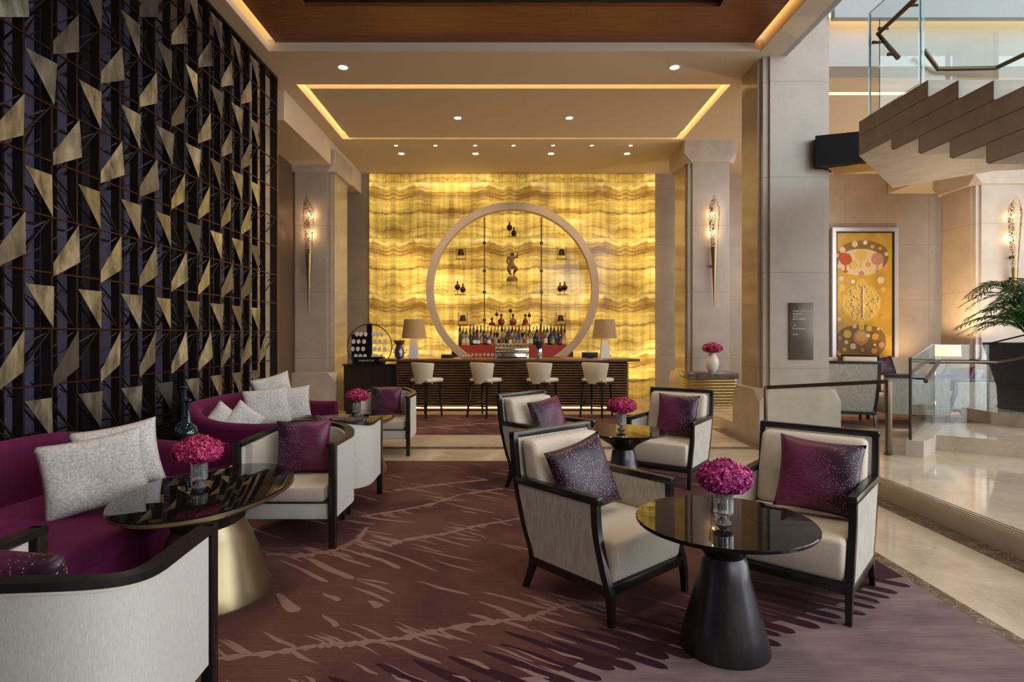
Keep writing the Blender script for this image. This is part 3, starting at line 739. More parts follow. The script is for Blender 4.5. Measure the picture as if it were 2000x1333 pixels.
bell(1097, 519, 'dark bell in a wire frame on the upper right shelf', 3.266)
bell(904, 632, 'dark bell in a wire frame on the lower left shelf', 1.726)
bell(1095, 632, 'dark bell in a wire frame on the lower right shelf', 1.726)
# decanters
amber = simple('cognac', (.28, .03, .008), .05, 0, .6, Transmission_Weight=.4)
def decanter(xp, label, flat=False, tri=False):
    X = (xp-CX)*YB/F
    t = thing('decanter', label, 'decanter', (X, YB-.02, 1.726))
    if flat: pr = [(.06, 0), (.075, .02), (.075, .05), (.03, .075)]
    elif tri: pr = [(.08, 0), (.075, .03), (.05, .13), (.02, .16)]
    else: pr = [(.04, 0), (.075, .04), (.085, .09), (.065, .14), (.02, .165)]
    z = pr[-1][1]
    MB().lathe(pr, n=20, sy=.6).build('body', amber, t)
    MB().lathe([(.018, z), (.016, z+.05), (.03, z+.06), (.03, z+.09), (.005, z+.11)], n=12).build('stopper', M['rubber'], t)
decanter(961, 'low flat cognac decanter, leftmost on the lowest shelf', True)
decanter(979, 'round cognac decanter to the left of the centre one')
decanter(1002, 'round cognac decanter with a pale crest in the centre of the shelf')
decanter(1026, 'bell-shaped cognac decanter, rightmost on the lowest shelf', False, True)
for (xp, yb_) in ((970, 614), (997, 607), (1034, 616)):
    X, Z = px(xp, yb_, YB)
    t = thing('gourd_ornament', 'small gourd on a pin behind the decanters, %s' % {970: 'left one', 997: 'tallest, middle one', 1034: 'right one'}[xp], 'ornament', (X, YB+.10, 1.726))
    h = Z-1.726; cyl(.004, .004, 0, h-.03, 8).build('pin', dk, t); MB().box(-.05, .05, -.03, .03, 0, .01).build('base', dk, t)
    MB().lathe([(.005, h-.05), (.04, h-.02), (.045, h), (.015, h+.04), (.004, h+.08)], n=12).build('gourd', dk, t)

# dancer statue
def skin_figure(name, mat, parent, joints, edges, sub=2):
    me = bpy.data.meshes.new(name); names = list(joints); idx = {k: i for i, k in enumerate(names)}
    me.from_pydata([joints[k][0] for k in names], [(idx[a], idx[b]) for a, b in edges], []); me.materials.append(mat)
    o = new(name, me, parent); sm = o.modifiers.new('skin', 'SKIN'); sm.use_smooth_shade = True
    for k in names:
        sv = me.skin_vertices[0].data[idx[k]]; r = joints[k][1]; sv.radius = (r, r) if not isinstance(r, tuple) else r
    me.skin_vertices[0].data[0].use_root = True
    ss = o.modifiers.new('sub', 'SUBSURF'); ss.levels = sub; ss.render_levels = sub; return o
gilt = simple('gilded_carved_wood', (.20, .12, .04), .5, .45, var=.35, scale=30)
st = thing('dancer_statue', 'gilded carved statue of a dancing figure with one arm raised on a glass shelf', 'statue', (.062, YB, 2.757))
u = .0111
def q(x, y, z=0): return ((x-350)*u*.068*.95, z, (1195-y)*u*.068*.96)
J = {'pelvis': (q(330, 680), .055), 'waist': (q(325, 580), .042), 'chest': (q(330, 450), .056), 'neck': (q(345, 375), .022), 'head': (q(355, 300), .047), 'crown': (q(358, 245), .03),
     'ls': (q(235, 405), .028), 'le': (q(180, 545, .01), .022), 'lw': (q(235, 650, -.03), .018), 'rs': (q(430, 415), .028), 're': (q(525, 435, -.03), .022), 'rw': (q(520, 330, -.04), .018), 'rh': (q(540, 270, -.04), .016),
     'lh': (q(260, 740), .058), 'lk': (q(235, 830, -.04), .050), 'la': (q(300, 970), .02), 'lf': (q(325, 1000, -.05), .018),
     'rhh': (q(420, 730), .055), 'rk': (q(510, 800, -.05), .048), 'rm': (q(430, 870, .0), .035), 'ra': (q(405, 980), .02), 'rf': (q(410, 1050, -.03), .022)}
E = [('pelvis', 'waist'), ('waist', 'chest'), ('chest', 'neck'), ('neck', 'head'), ('head', 'crown'), ('chest', 'ls'), ('ls', 'le'), ('le', 'lw'), ('chest', 'rs'), ('rs', 're'), ('re', 'rw'), ('rw', 'rh'),
     ('pelvis', 'lh'), ('lh', 'lk'), ('lk', 'la'), ('la', 'lf'), ('pelvis', 'rhh'), ('rhh', 'rk'), ('rk', 'rm'), ('rm', 'ra'), ('ra', 'rf')]
skin_figure('body', gilt, st, J, E)
b = MB(); b.lathe([(.13, 0), (.13, .06), (.10, .10), (.06, .115), (.0, .12)], n=10, sy=.6); b.build('pedestal', gilt, st, angle=20)

# bottles: each a thing, mesh data shared by kind
def bottle_mesh(kind, glass, label, cap):
    b = MB()
    H = {'wine': .31, 'spirit': .30, 'squat': .24, 'tall': .34, 'square': .27}[kind]; r = {'wine': .038, 'spirit': .042, 'squat': .052, 'tall': .034, 'square': .044}[kind]
    nn = 8 if kind == 'square' else 14
    b.lathe([(r*.9, 0), (r, .008), (r, H*.58), (r*.75, H*.68), (.014, H*.78), (.013, H*.90)], n=nn)
    b.m = 1; b.lathe([(r+.001, H*.14), (r+.001, H*.46)], n=nn, close=False)
    b.m = 2; b.lathe([(.016, H*.88), (.016, H)], n=8)
    return b.mesh('bottle', [glass, label, cap])
def gl(n, c, t=.0): return simple(n, c, .08, 0, .6, Transmission_Weight=t)
glasses = [gl('green_bottle', (.02, .06, .015)), gl('amber_bottle', (.22, .07, .01)), gl('clear_bottle', (.55, .52, .42), .6), gl('black_bottle', (.01, .01, .012)), gl('rum_bottle', (.30, .10, .02)), gl('blue_bottle', (.05, .12, .22)), gl('pale_gold_bottle', (.55, .38, .12), .4)]
labs = [simple('cream_label', (.7, .62, .45), .6), simple('white_label', (.8, .8, .78), .6), simple('black_label', (.02, .02, .02), .5), simple('red_label', (.35, .03, .02), .5), simple('gold_label', (.5, .33, .08), .4, .4)]
caps = [simple('black_cap', (.01, .01, .01), .4), simple('gold_cap', (.5, .3, .07), .3, .8), simple('red_cap', (.4, .02, .02), .4), simple('silver_cap', (.6, .6, .6), .3, .9)]
ORD = 'first second third fourth fifth sixth seventh eighth ninth tenth eleventh twelfth thirteenth fourteenth fifteenth sixteenth'.split()
def place(k, n): return ('leftmost' if k == 0 else 'rightmost' if k == n-1 else ORD[k]+' from the left' if k < 16 else ORD[n-1-k]+' from the right')
bw = [('green', 0), ('amber', 1), ('clear', 2), ('black', 3), ('brown', 4), ('blue', 5), ('pale gold', 6)]
kinds = ['wine', 'spirit', 'squat', 'tall', 'square']; cache = {}
xs = [-1.24+.083*k for k in range(31)]
for row, (yy, zz, n_) in enumerate(((13.74, 1.402, 31), (13.53, 1.272, 30))):
    for k in range(n_):
        g = random.randrange(7); l_ = random.randrange(5); c_ = random.randrange(4); kd = random.choice(kinds if row else ['spirit', 'wine', 'tall', 'square'])
        key = (kd, g, l_, c_)
        if key not in cache: cache[key] = bottle_mesh(kd, glasses[g], labs[l_], caps[c_])
        x = .07-1.24+.0825*k+random.uniform(-.006, .006)+(.03 if row else 0)
        if row and (.06-.05 < x < .0): pass
        o = new('liquor_bottle', cache[key], None, (x, yy+random.uniform(-.02, .02), zz)); o.rotation_euler.z = random.random()*6
        s = random.uniform(.95, 1.12); o.scale = (1, 1, s)
        rn = 'raised back row' if row == 0 else 'front row'
        ordn = ('%s %s' % (bw[g][0], {'wine': 'slim-shouldered', 'spirit': 'round', 'squat': 'squat', 'tall': 'tall narrow', 'square': 'faceted'}[kd]))
        tag(o, '%s bottle, %s in the %s' % (ordn, place(k, n_), rn), 'bottle', 'liquor bottles on the red back counter')

# things on the bar top (z = 1.035)
BT = 1.035
def bar_lamp(xp, lab):
    X = (xp-CX)*11.75/F
    t = thing('table_lamp', lab, 'table lamp', (X, 11.75, BT))
    MB().ribbon([[Vector((sx*w, sy*w, z)) for sx, sy in ((-1, -1), (1, -1), (1, 1), (-1, 1))] for w, z in ((.095, 0), (.095, .01), (.055, .40))]).build('base', M['white_ceramic'], t, smooth=False)
    cyl(.012, .012, .40, .46, 10).build('stem', M['bronze'], t)
    MB().lathe([(.245, .40), (.195, .78), (.19, .78), (.24, .40)], n=36, close=False).build('lamp_shade', simple('taupe_shade', (.42, .27, .13), .8), t)
    l = bpy.data.lights.new('lamp_light', 'POINT'); l.energy = 6; l.color = (1, .7, .4); l.shadow_soft_size = .05; new('lamp_light', l, t, (0, 0, .6))
bar_lamp(808.5, 'tan-shaded lamp with white tapered base on the left part of the bar')
bar_lamp(1181, 'tan-shaded lamp with white tapered base on the right part of the bar')
t = thing('espresso_machine', 'polished chrome espresso machine standing in the middle of the bar', 'espresso machine', ((1000-CX)*11.9/F, 11.9, BT))
MB().prism([(-.16, 0), (.18, 0), (.18, .22), (.12, .24), (-.2, .20), (-.2, .12), (-.13, .10)], -.34, .34, 'x').build('body', M['chrome'], t, bevel=.012)
b = MB()
for s in (-1, 1): b.tube([(s*.30, -.15, .235), (s*.30, .15, .25), (s*.30, .15, .27), (s*.30, -.15, .26)], .008)
b.tube([(-.32, -.16, .26), (.32, -.16, .26)], .008); b.tube([(-.32, .15, .27), (.32, .15, .27)], .008); b.build('cup_rail', M['chrome'], t)
MB().box(-.30, .30, -.17, .16, .005, .03).build('drip_tray', M['gunmetal'], t, smooth=False)
for k in range(9):
    o = new('coffee_cup', (MB().lathe([(.018, 0), (.034, .03), (.036, .05), (.033, .05), (.016, .006)], n=14).mesh('coffee_cup', M['white_ceramic']) if k == 0 else cupm), None, (.052-.29+.072*k, 11.93, BT+.243)); cupm = o.data
    tag(o, 'white cup resting on top of the chrome espresso machine, %s' % place(k, 9), 'cup', 'white cups on the espresso machine')
t = thing('coffee_grinder', 'coffee grinder with black hopper on the bar to the right of the espresso machine', 'coffee grinder', ((1053-CX)*11.75/F, 11.75, BT))
MB().box(-.055, .055, -.06, .06, 0, .2).build('body', M['chrome'], t, bevel=.01)
MB().lathe([(.05, .2), (.06, .24), (.085, .30), (.08, .35), (.04, .38)], n=20).build('hopper', M['rubber'], t)
t = thing('till_screen', 'small black till screen on the bar beside the right lamp', 'till', ((1152-CX)*11.7/F, 11.7, BT))
MB().box(-.16, .16, -.01, .02, .01, .12).build('display', M['rubber'], t, bevel=.004); MB().box(-.06, .06, -.06, .06, 0, .012).build('base', M['rubber'], t)
t = thing('till_tray', 'low black box on the bar beside the left foot of the ring', 'box', ((874-CX)*11.9/F, 11.9, BT))
MB().box(-.12, .12, -.08, .08, 0, .07).build('case', M['rubber'], t, bevel=.004)
t = thing('wine_cooler', 'fluted silver and black wine cooler on the left end of the bar', 'wine cooler', ((780-CX)*11.7/F, 11.7, BT))
MB().lathe([(.05, 0), (.09, .03), (.10, .14), (.075, .22), (.06, .26), (.11, .34), (.115, .36), (.10, .35), (.05, .25)], n=20).build('vessel', simple('dark_silver', (.20, .20, .22), .2, .9), t)
for s in (-1, 1): MB().tube([(s*.10, 0, .10), (s*.145, 0, .14), (s*.145, 0, .24), (s*.09, 0, .30)], .007).build('handle', M['chrome'], t)
for k in range(8):
    if k == 0: gm = MB().lathe([(.022, 0), (.022, .004), (.004, .008), (.004, .05), (.024, .065), (.026, .11), (.024, .11), (.002, .066)], n=14).mesh('stem_glass', M['crystal'])
    o = new('stem_glass', gm, None, ((906+8.0*k-CX)*11.6/F, 11.6, BT)); tag(o, 'small clear stemmed glass on the bar left of the espresso machine, %s' % place(k, 8), 'glass', 'stemmed glasses on the bar')

# round jar rack
t = thing('jar_rack', 'round black wire rack with rows of pale discs at the left end of the bar', 'rack', ((722-CX)*11.6/F, 11.6, .93))
RZ = 1.5-22*11.6/F-.93; RR = .44
b = MB(); b.tube([(RR*math.cos(a), 0, RZ+RR*math.sin(a)) for a in [2*PI*k/64 for k in range(64)]], .009, closed=True)
for dz in (-.19, -.045, .11): hw = math.sqrt(RR**2-dz**2); b.bar((-hw, 0, RZ+dz-.05), (hw, 0, RZ+dz-.05), .006)
b.build('hoop', M['black_metal'], t)
MB().box(-.05, .05, -.03, .03, .09, RZ+RR).build('spine', M['black_metal'], t, smooth=False)
MB().box(-.36, -.05, .0, .02, .12, RZ+.24).build('back_plate', M['black_metal'], t, smooth=False)
MB().box(-.31, .29, -.12, .08, 0, .14).build('base', M['black_metal'], t, smooth=False)
cols = {0: (-.24, -.165, -.07, .085, .165, .25), 1: (-.31, -.21, -.10, .11, .215, .315), 2: (-.325, -.225, -.12, .11, .205, .31), 3: (-.265, -.175, -.085, .075, .15, .24)}
jm = MB().lathe([(.028, -.02), (.030, -.018), (.030, .018), (.028, .02)], n=18, mat=Matrix.Rotation(R(90), 4, 'X')).mesh('jar', simple('porcelain_disc', (.75, .66, .60), .4))
for r_, xs_ in cols.items():
    for x in xs_:
        o = new('jar', jm, t, (x, -.04, RZ+.27-.145*r_-.03)); o.scale = (1.15, 1, 1.5)
        MB().box(-.04, .04, -.03, .0, -.03, -.025).build('holder', M['black_metal'], o, smooth=False) if False else None
def text_mesh(name, txt, size, mat, parent, loc, rot, ext=.001, align='LEFT'):
    c = bpy.data.curves.new(name, 'FONT'); c.body = txt; c.size = size; c.extrude = ext; c.align_x = align
    to = bpy.data.objects.new('tmp', c); COL.objects.link(to); bpy.context.view_layer.update()
    me = bpy.data.meshes.new_from_object(to.evaluated_get(bpy.context.evaluated_depsgraph_get())); me.name = name
    bpy.data.objects.remove(to); me.materials.clear(); me.materials.append(mat)
    o = new(name, me, parent, loc); o.rotation_euler = rot; return o
text_mesh('lettering', 'majestea bar', .062, simple('pale_lettering', (.6, .52, .45), .5), t, (-.19, -.122, .055), (R(90), 0, 0))

# stools --------------------------------------------------------------
def make_stool():
    t = thing('bar_stool', 'x', 'bar stool')
    def leg(x, y, dx, dy):
        o = MB().ribbon([[Vector((x+px_+ax*w, y+py_+ay*w, z)) for ax, ay in ((-1, -1), (1, -1), (1, 1), (-1, 1))] for w, z, px_, py_ in ((.012, 0, dx, dy), (.020, .62, 0, 0))]).build('leg', M['dark_frame'], t, smooth=False)
    leg(-.19, -.17, -.03, -.07); leg(.19, -.17, .03, -.07); leg(-.19, .17, -.02, .03); leg(.19, .17, .02, .03)
    b = MB(); 
    for a, c in (((-.20, -.20, .20), (.20, -.20, .20)), ((-.20, .19, .20), (.20, .19, .20)), ((-.205, -.20, .25), (-.205, .19, .25)), ((.205, -.20, .25), (.205, .19, .25))): b.bar(a, c, .016)
    b.build('footrest', M['dark_frame'], t, smooth=False)
    MB().box(-.215, .215, -.2, .2, .60, .635).build('seat_frame', M['dark_frame'], t, smooth=False)
    MB().prism([(-.22, -.19), (.22, -.19), (.25, .20), (.20, .25), (-.20, .25), (-.25, .20)], .635, .70).build('seat', M['stool_leather'], t, bevel=.025, seg=3)
    # curved flaring back
    rs = []; n = 14
    for k in range(n+1):
        a = R(-158+136*k/n); 
        def pt(r, z, fl): return Vector(((r+fl)*math.cos(a)*1.02, .02+(r+fl*.6)*math.sin(a), z))
        ztop = .985+.015*math.sin(PI*k/n)
        rs.append([pt(.235, .61, 0), pt(.24, .74, .0), pt(.25, ztop-.02, .045), pt(.24, ztop, .04), pt(.215, ztop-.02, .045), pt(.205, .74, 0), pt(.20, .64, 0)])
    MB().ribbon(rs).build('backrest', M['stool_leather'], t, angle=50)
    return t
stool = make_stool()
for i, (xp, nm) in enumerate(((832, 'leftmost, nearest the wine cooler'), (947, 'second from left, under the stem glasses'), (1058, 'third from left, below the coffee grinder'), (1166, 'rightmost, in front of the right bar lamp'))):
    s = stool if i == 0 else copy_tree(stool)
    s.location = ((xp-CX)*10.72/F, 10.72, .008); s.rotation_euler.z = R(-35); s['label'] = 'cream leather bar stool with dark legs, '+nm; s['group'] = 'cream stools along the bar'

# console with vase right ---------------------------------------------
t = thing('console_cabinet', 'gilded slatted console with black marble top against the right far pillar', 'console', ((1393-CX)*10.95/F, 11.25, 0))
MB().box(-.42, .42, -.26, .24, .10, .68).build('body', M['slat_gold'], t, smooth=False)
b = MB(); n = 10; h = .57/n
for k in range(n): b.lathe([(0.0, 0)], close=False) if False else b.box(-.445, .445, -.295, .245, .11+k*h, .11+k*h+h*.62)
b.build('slats', M['slat_gold'], t, bevel=.012, seg=2)
MB().box(-.38, .38, -.22, .22, 0, .10).build('plinth', M['slat_gold'], t, smooth=False)
MB().box(-.47, .47, -.33, .25, .68, .80).build('top', M['dmarble'], t, bevel=.004)
t2 = thing('ceramic_vase', 'smooth white bulbous vase standing on the gilded console', 'vase', ((1391-CX)*11.1/F, 11.1, .80))
MB().lathe([(.06, 0), (.10, .06), (.125, .16), (.115, .24), (.07, .33), (.05, .36), (.045, .35)], n=32).build('body', M['white_ceramic'], t2)

# hydrangea -----------------------------------------------------------
def petals(n, rad, flat, mat, name, parent, loc, lobes=7, seed=1, psz=.02):
    rnd = random.Random(seed); b = MB(); cs = []
    for i in range(lobes):
        a = 2*PI*i/(lobes-1) if i else 0; rr = 0 if i == 0 else rad*.42
        cs.append(Vector((rr*math.cos(a), rr*math.sin(a), rad*flat*(.25 if i == 0 else -.02))))
    for i in range(n):
        c = rnd.choice(cs); d = Vector((rnd.gauss(0, 1), rnd.gauss(0, 1), rnd.gauss(.15, 1))).normalized()
        R0 = rad*.60; p = c+Vector((d.x*R0, d.y*R0, d.z*R0*flat)); p += d*rnd.uniform(-.01, .004)
        if p.length < rad*.45: continue
        u_ = d.orthogonal().normalized(); u_.rotate(Matrix.Rotation(rnd.random()*6.28, 3, d)); v_ = d.cross(u_)
        s = psz*rnd.uniform(.8, 1.2)
        for k in range(4):
            a = k*PI/2+.3; e = (u_*math.cos(a)+v_*math.sin(a)); f = e.cross(d); lift = rnd.uniform(.0, .7)
            q0 = p; q1 = p+e*s*.6+f*s*.45+d*s*lift*.5; q2 = p+e*s*1.1+d*s*lift; q3 = p+e*s*.6-f*s*.45+d*s*lift*.5
            b.add([q0, q1, q2, q3], [(0, 1, 2, 3)])
    o = b.build(name, mat, parent, loc, smooth=False, fix=False); return o
def bouquet(loc, rad, flat, mat, label, n, seed, lift=0):
    t = thing('hydrangea_bouquet', label, 'flowers', loc)
    petals(n, rad, flat, M[mat], 'blooms', t, (0, 0, 0), seed=seed, psz=rad*.105)
    b = MB(); b.lathe([(rad*.1, -rad*.7*flat), (rad*.62, -rad*.3*flat), (rad*.7, 0), (rad*.5, rad*.5*flat), (rad*.05, rad*.62*flat)], n=16); b.build('heart', simple('dark_bloom_heart', (.14, .005, .05), .9) if 'dark_bloom_heart' not in bpy.data.materials else bpy.data.materials['dark_bloom_heart'], t)
    b = MB()
    for k in range(5):
        a = k*1.3; b.tube([(.02*math.cos(a), .02*math.sin(a), -lift*.92), (.012*math.cos(a+.5), .012*math.sin(a+.5), -rad*.4*flat)], .003, 6)
    b.build('stems', M['leaf'], t); return t
def crystal(loc, s, label):
    t = thing('crystal_vase', label, 'vase', loc)
    b = MB(); n = 48; rs = []
    prof = [(.036, .0), (.038, .004), (.030, .012), (.014, .028), (.014, .034), (.036, .042), (.043, .05), (.043, .145), (.040, .15), (.038, .145), (.037, .055), (.004, .048)]
    vs = []
    for (r, z) in prof:
        for k in range(n):
            a = 2*PI*k/n; rr = r*(1+(.045 if k % 2 else 0) * (1 if .03 < r else .5)); vs.append((rr*math.cos(a)*s, rr*math.sin(a)*s, z*s))
    fs = [(i*n+k, i*n+(k+1) % n, (i+1)*n+(k+1) % n, (i+1)*n+k) for i in range(len(prof)-1) for k in range(n)]
    fs += [tuple(range(n))[::-1], tuple(range((len(prof)-1)*n, len(prof)*n))]
    b.add(vs, fs); bd_ = b.build('body', M['crystal'], t, angle=10)
    b = MB(); b.lathe([(.034*s, .055*s), (.034*s, .10*s)], n=24); b.build('water', simple('vase_water', (.9, .95, .9), 0, 0, .5, Transmission_Weight=1.0, IOR=1.33) if 'vase_water' not in bpy.data.materials else bpy.data.materials['vase_water'], bd_)
    return t
TT = .617

# tables ----------------------------------------------------------------
def round_table(x, y, r, rb, label):
    t = thing('side_table', label, 'table', (x, y, .008)); T = TT-.008
    top_ = MB().lathe([(r-.004, T-.018), (r, T-.014), (r, T-.004), (r-.003, T)], n=72).build('tabletop', M['black_glass'], t, angle=20)
    MB().lathe([(r-.02, T-.019), (r-.12, T-.048), (.20, T-.085), (.125, T-.125), (.10, T-.155), (.092, T-.17)], n=64).build('apron', M['dark_frame'], top_, angle=40)
    MB().lathe([(rb, 0), (rb, .012), (rb*.90, .10), (rb*.73, .22), (rb*.58, .34), (.105, T-.19), (.088, T-.165), (.088, T-.15)], n=64).build('pedestal', M['gunmetal'], t, angle=40)
    return t
round_table(1.03, 2.80, .415, .208, 'round black glass pedestal table between the two nearest armchairs')
round_table(1.055, 5.40, .39, .20, 'round black glass pedestal table between the two farther armchairs')
def oval_table(x, y, a, bb_, label):
    t = thing('oval_table', label, 'table', (x, y, .008)); T = TT-.008
    top_ = MB().lathe([(.988, T-.008), (.995, T-.006), (.995, T-.001), (.985, T)], n=80, sx=a, sy=bb_).build('tabletop', M['black_glass'], t, angle=20)
    MB().lathe([(.93, T-.045), (.985, T-.03), (1.0, T-.026), (1.0, T-.010), (.99, T-.008)], n=80, sx=a, sy=bb_).build('edge_band', M['brass_table'], top_, angle=40)
    MB().lathe([(.93, T-.045), (.70, T-.075), (.50, T-.115), (.42, T-.16), (.41, T-.19)], n=64, sx=a, sy=bb_).build('apron', M['gunmetal'], t, angle=40)
    MB().lathe([(.36, 0), (.36, .01), (.33, .08), (.285, .22), (.235, .34), (.19, T-.185), (.19, T-.17)], n=64, sx=.92, sy=1.0).build('pedestal', M['brass_table'], t, angle=40)
    return t
oval_table(-1.735, 3.385, .425, .65, 'oval black glass table with brass pedestal by the near purple sofa')
oval_table(-1.66, 6.35, .40, .60, 'oval black glass table by the far purple sofa')
crystal((1.003, 2.74, TT), 1.0, 'cut crystal footed vase on the nearest round table')
bouquet((1.01, 2.74, TT+.215), .122, .82, 'hyd_a', 'magenta hydrangea bouquet on the nearest round table', 2600, 3, .16)
crystal((1.045, 5.45, TT), 1.0, 'cut crystal vase on the farther round table')
bouquet((1.045, 5.45, TT+.225), .135, .72, 'hyd_b', 'crimson hydrangea bouquet on the farther round table', 1900, 4, .16)
crystal((-1.80, 3.39, TT), .97, 'cut crystal vase on the near oval table')
bouquet((-1.81, 3.39, TT+.215), .135, .74, 'hyd_b', 'crimson and magenta hydrangea bouquet on the near oval table', 2600, 5, .16)
crystal((-1.66, 6.35, TT), 1.0, 'cut crystal vase on the far oval table')
bouquet((-1.655, 6.35, TT+.225), .125, .72, 'hyd_b', 'magenta hydrangea bouquet on the far oval table', 1500, 6, .16)
bouquet((t2.location.x, 11.1, .80+.45), .19, .68, 'hyd_b', 'crimson hydrangea bouquet in the white vase on the console', 800, 8, .2)

# square armchairs ------------------------------------------------------
def interp(tab, z):
    for (a, b_) in zip(tab, tab[1:]):
        if a[0] <= z <= b_[0]:
            t_ = (z-a[0])/(b_[0]-a[0]); return a[1]+(b_[1]-a[1])*t_
    return tab[-1][1]
def smooth_tab(tab, z):
    # catmull-rom through the table
    for i in range(len(tab)-1):
        if tab[i][0] <= z <= tab[i+1][0]+1e-9:
            p0 = tab[max(0, i-1)][1]; p1 = tab[i][1]; p2 = tab[i+1][1]; p3 = tab[min(len(tab)-1, i+2)][1]
            t = (z-tab[i][0])/(tab[i+1][0]-tab[i][0])
            return .5*((2*p1)+(-p0+p2)*t+(2*p0-5*p1+4*p2-p3)*t*t+(-p0+3*p1-3*p2+p3)*t**3)
    return tab[-1][1]
FRONT = [(0, .335), (.15, .325), (.25, .294), (.45, .242), (.64, .228)]
BACK = [(0, -.315), (.10, -.270), (.20, -.245), (.35, -.312), (.62, -.392), (.89, -.425)]
def post_mesh(tab, x, z0, z1, w=.036, d=.042, n=14, taper=True):
    rs = []
    for k in range(n+1):
        z = z0+(z1-z0)*k/n; y = smooth_tab(tab, z); dd = d*(.72 if taper and z < .03 else (.72+.28*min(1, z/.18) if taper else 1)); ww = w*(.8+.2*min(1, z/.18)) if taper else w
        rs.append([Vector((x-ww/2, y-dd/2, z)), Vector((x+ww/2, y-dd/2, z)), Vector((x+ww/2, y+dd/2, z)), Vector((x-ww/2, y+dd/2, z))])
    return MB().ribbon(rs)
def make_armchair():
    t = thing('armchair', 'x', 'armchair'); HX = .33
    for s in (-1, 1):
        post_mesh(FRONT, s*HX, 0, .62).build('leg', M['dark_frame'], t, angle=50)
        post_mesh(BACK, s*HX, 0, .89).build('leg', M['dark_frame'], t, angle=50)
        # arm rail
        MB().box(s*HX-.024, s*HX+.024, -.385, .262, .605, .645).build('arm_rail', M['dark_frame'], t, bevel=.004)
        # upholstered side panel
        rs = []; n = 12
        for k in range(n+1):
            z = .205+(.607-.205)*k/n; y0 = smooth_tab(BACK, z)+.018; y1 = smooth_tab(FRONT, z)-.018
            rs.append([Vector((s*HX-.022, y0, z)), Vector((s*HX+.018, y0, z)), Vector((s*HX+.018, y1, z)), Vector((s*HX-.022, y1, z))] if s > 0 else
                      [Vector((s*HX-.018, y0, z)), Vector((s*HX+.022, y0, z)), Vector((s*HX+.022, y1, z)), Vector((s*HX-.018, y1, z))])
        MB().ribbon(rs).build('side_panel', M['chenille'], t, angle=40)
        MB().box(s*HX-.018, s*HX+.018, -.26, .31, .155, .205).build('side_rail', M['dark_frame'], t, bevel=.003)
    MB().box(-HX, HX, .30, .335, .155, .205).build('front_rail', M['dark_frame'], t, bevel=.003)
    MB().box(-HX, HX, -.275, -.24, .155, .205).build('rear_rail', M['dark_frame'], t, bevel=.003)
    MB().box(-HX-.018, HX+.018, -.448, -.405, .865, .905).build('top_rail', M['dark_frame'], t, bevel=.004)
    # outer back panel
    rs = []
    for k in range(13):
        z = .205+(.868-.205)*k/12; y = smooth_tab(BACK, z)
        rs.append([Vector((-HX+.016, y-.014, z)), Vector((HX-.016, y-.014, z)), Vector((HX-.016, y+.02, z)), Vector((-HX+.016, y+.02, z))])
    MB().ribbon(rs).build('back_panel', M['chenille'], t, angle=40)
    # seat: one deep block with rounded edges
    b = MB(); X = HX-.024
    rs = [[Vector((-X, y0, z)), Vector((X, y0, z)), Vector((X, y1, z)), Vector((-X, y1, z))] for z, y0, y1 in ((.20, -.24, .318), (.30, -.27, .335), (.425, -.30, .330))]
    b.ribbon(rs).build('seat', M['cream'], t, bevel=.028, seg=4, angle=50)
    b = MB(); rs = [[Vector((-X+.004, y0, z)), Vector((X-.004, y0, z)), Vector((X-.004, y1, z)), Vector((-X+.004, y1, z))] for z, y0, y1 in ((.425, -.31, -.155), (.62, -.355, -.205), (.862, -.40, -.285))]
    b.ribbon(rs).build('back_cushion', M['cream'], t, bevel=.035, seg=4, angle=50)
    return t
ac = make_armchair()
def face(dx, dy): return math.atan2(dy, dx)-PI/2
def center_from_front_near(fx, fy, dirx, diry, near_is):
    """centre of chair from the foot position of one front leg; near_is: +1 right leg (chair frame), -1 left leg"""
    d = Vector((dirx, diry)).normalized(); r = Vector((d.y, -d.x))      # right of facing
    c = Vector((fx, fy))-d*.335-r*(near_is*.33); return c, d
chairs = []
def put_chair(fx, fy, dx, dy, near, label, z=.008, scale=1, grp=None):
    c, d = center_from_front_near(fx, fy, dx, dy, near)
    o = ac if not chairs else copy_tree(ac)
    o.location = (c.x, c.y, z); o.rotation_euler.z = face(d.x, d.y); o.scale = (scale,)*3; o['label'] = label
    if grp: o['group'] = grp
    chairs.append(o); return o
put_chair(.52, 2.975, .65, -.76, +1, 'black framed cream armchair, nearest, left of the front round table')
put_chair(1.742, 2.995, -.657, -.754, -1, 'black framed cream armchair, nearest, right of the front round table')
put_chair(.43, 5.27, .70, -.714, +1, 'black framed cream armchair left of the farther round table')
put_chair(1.73, 5.62, -.57, -.82, -1, 'black framed cream armchair right of the farther round table, backed to the console')

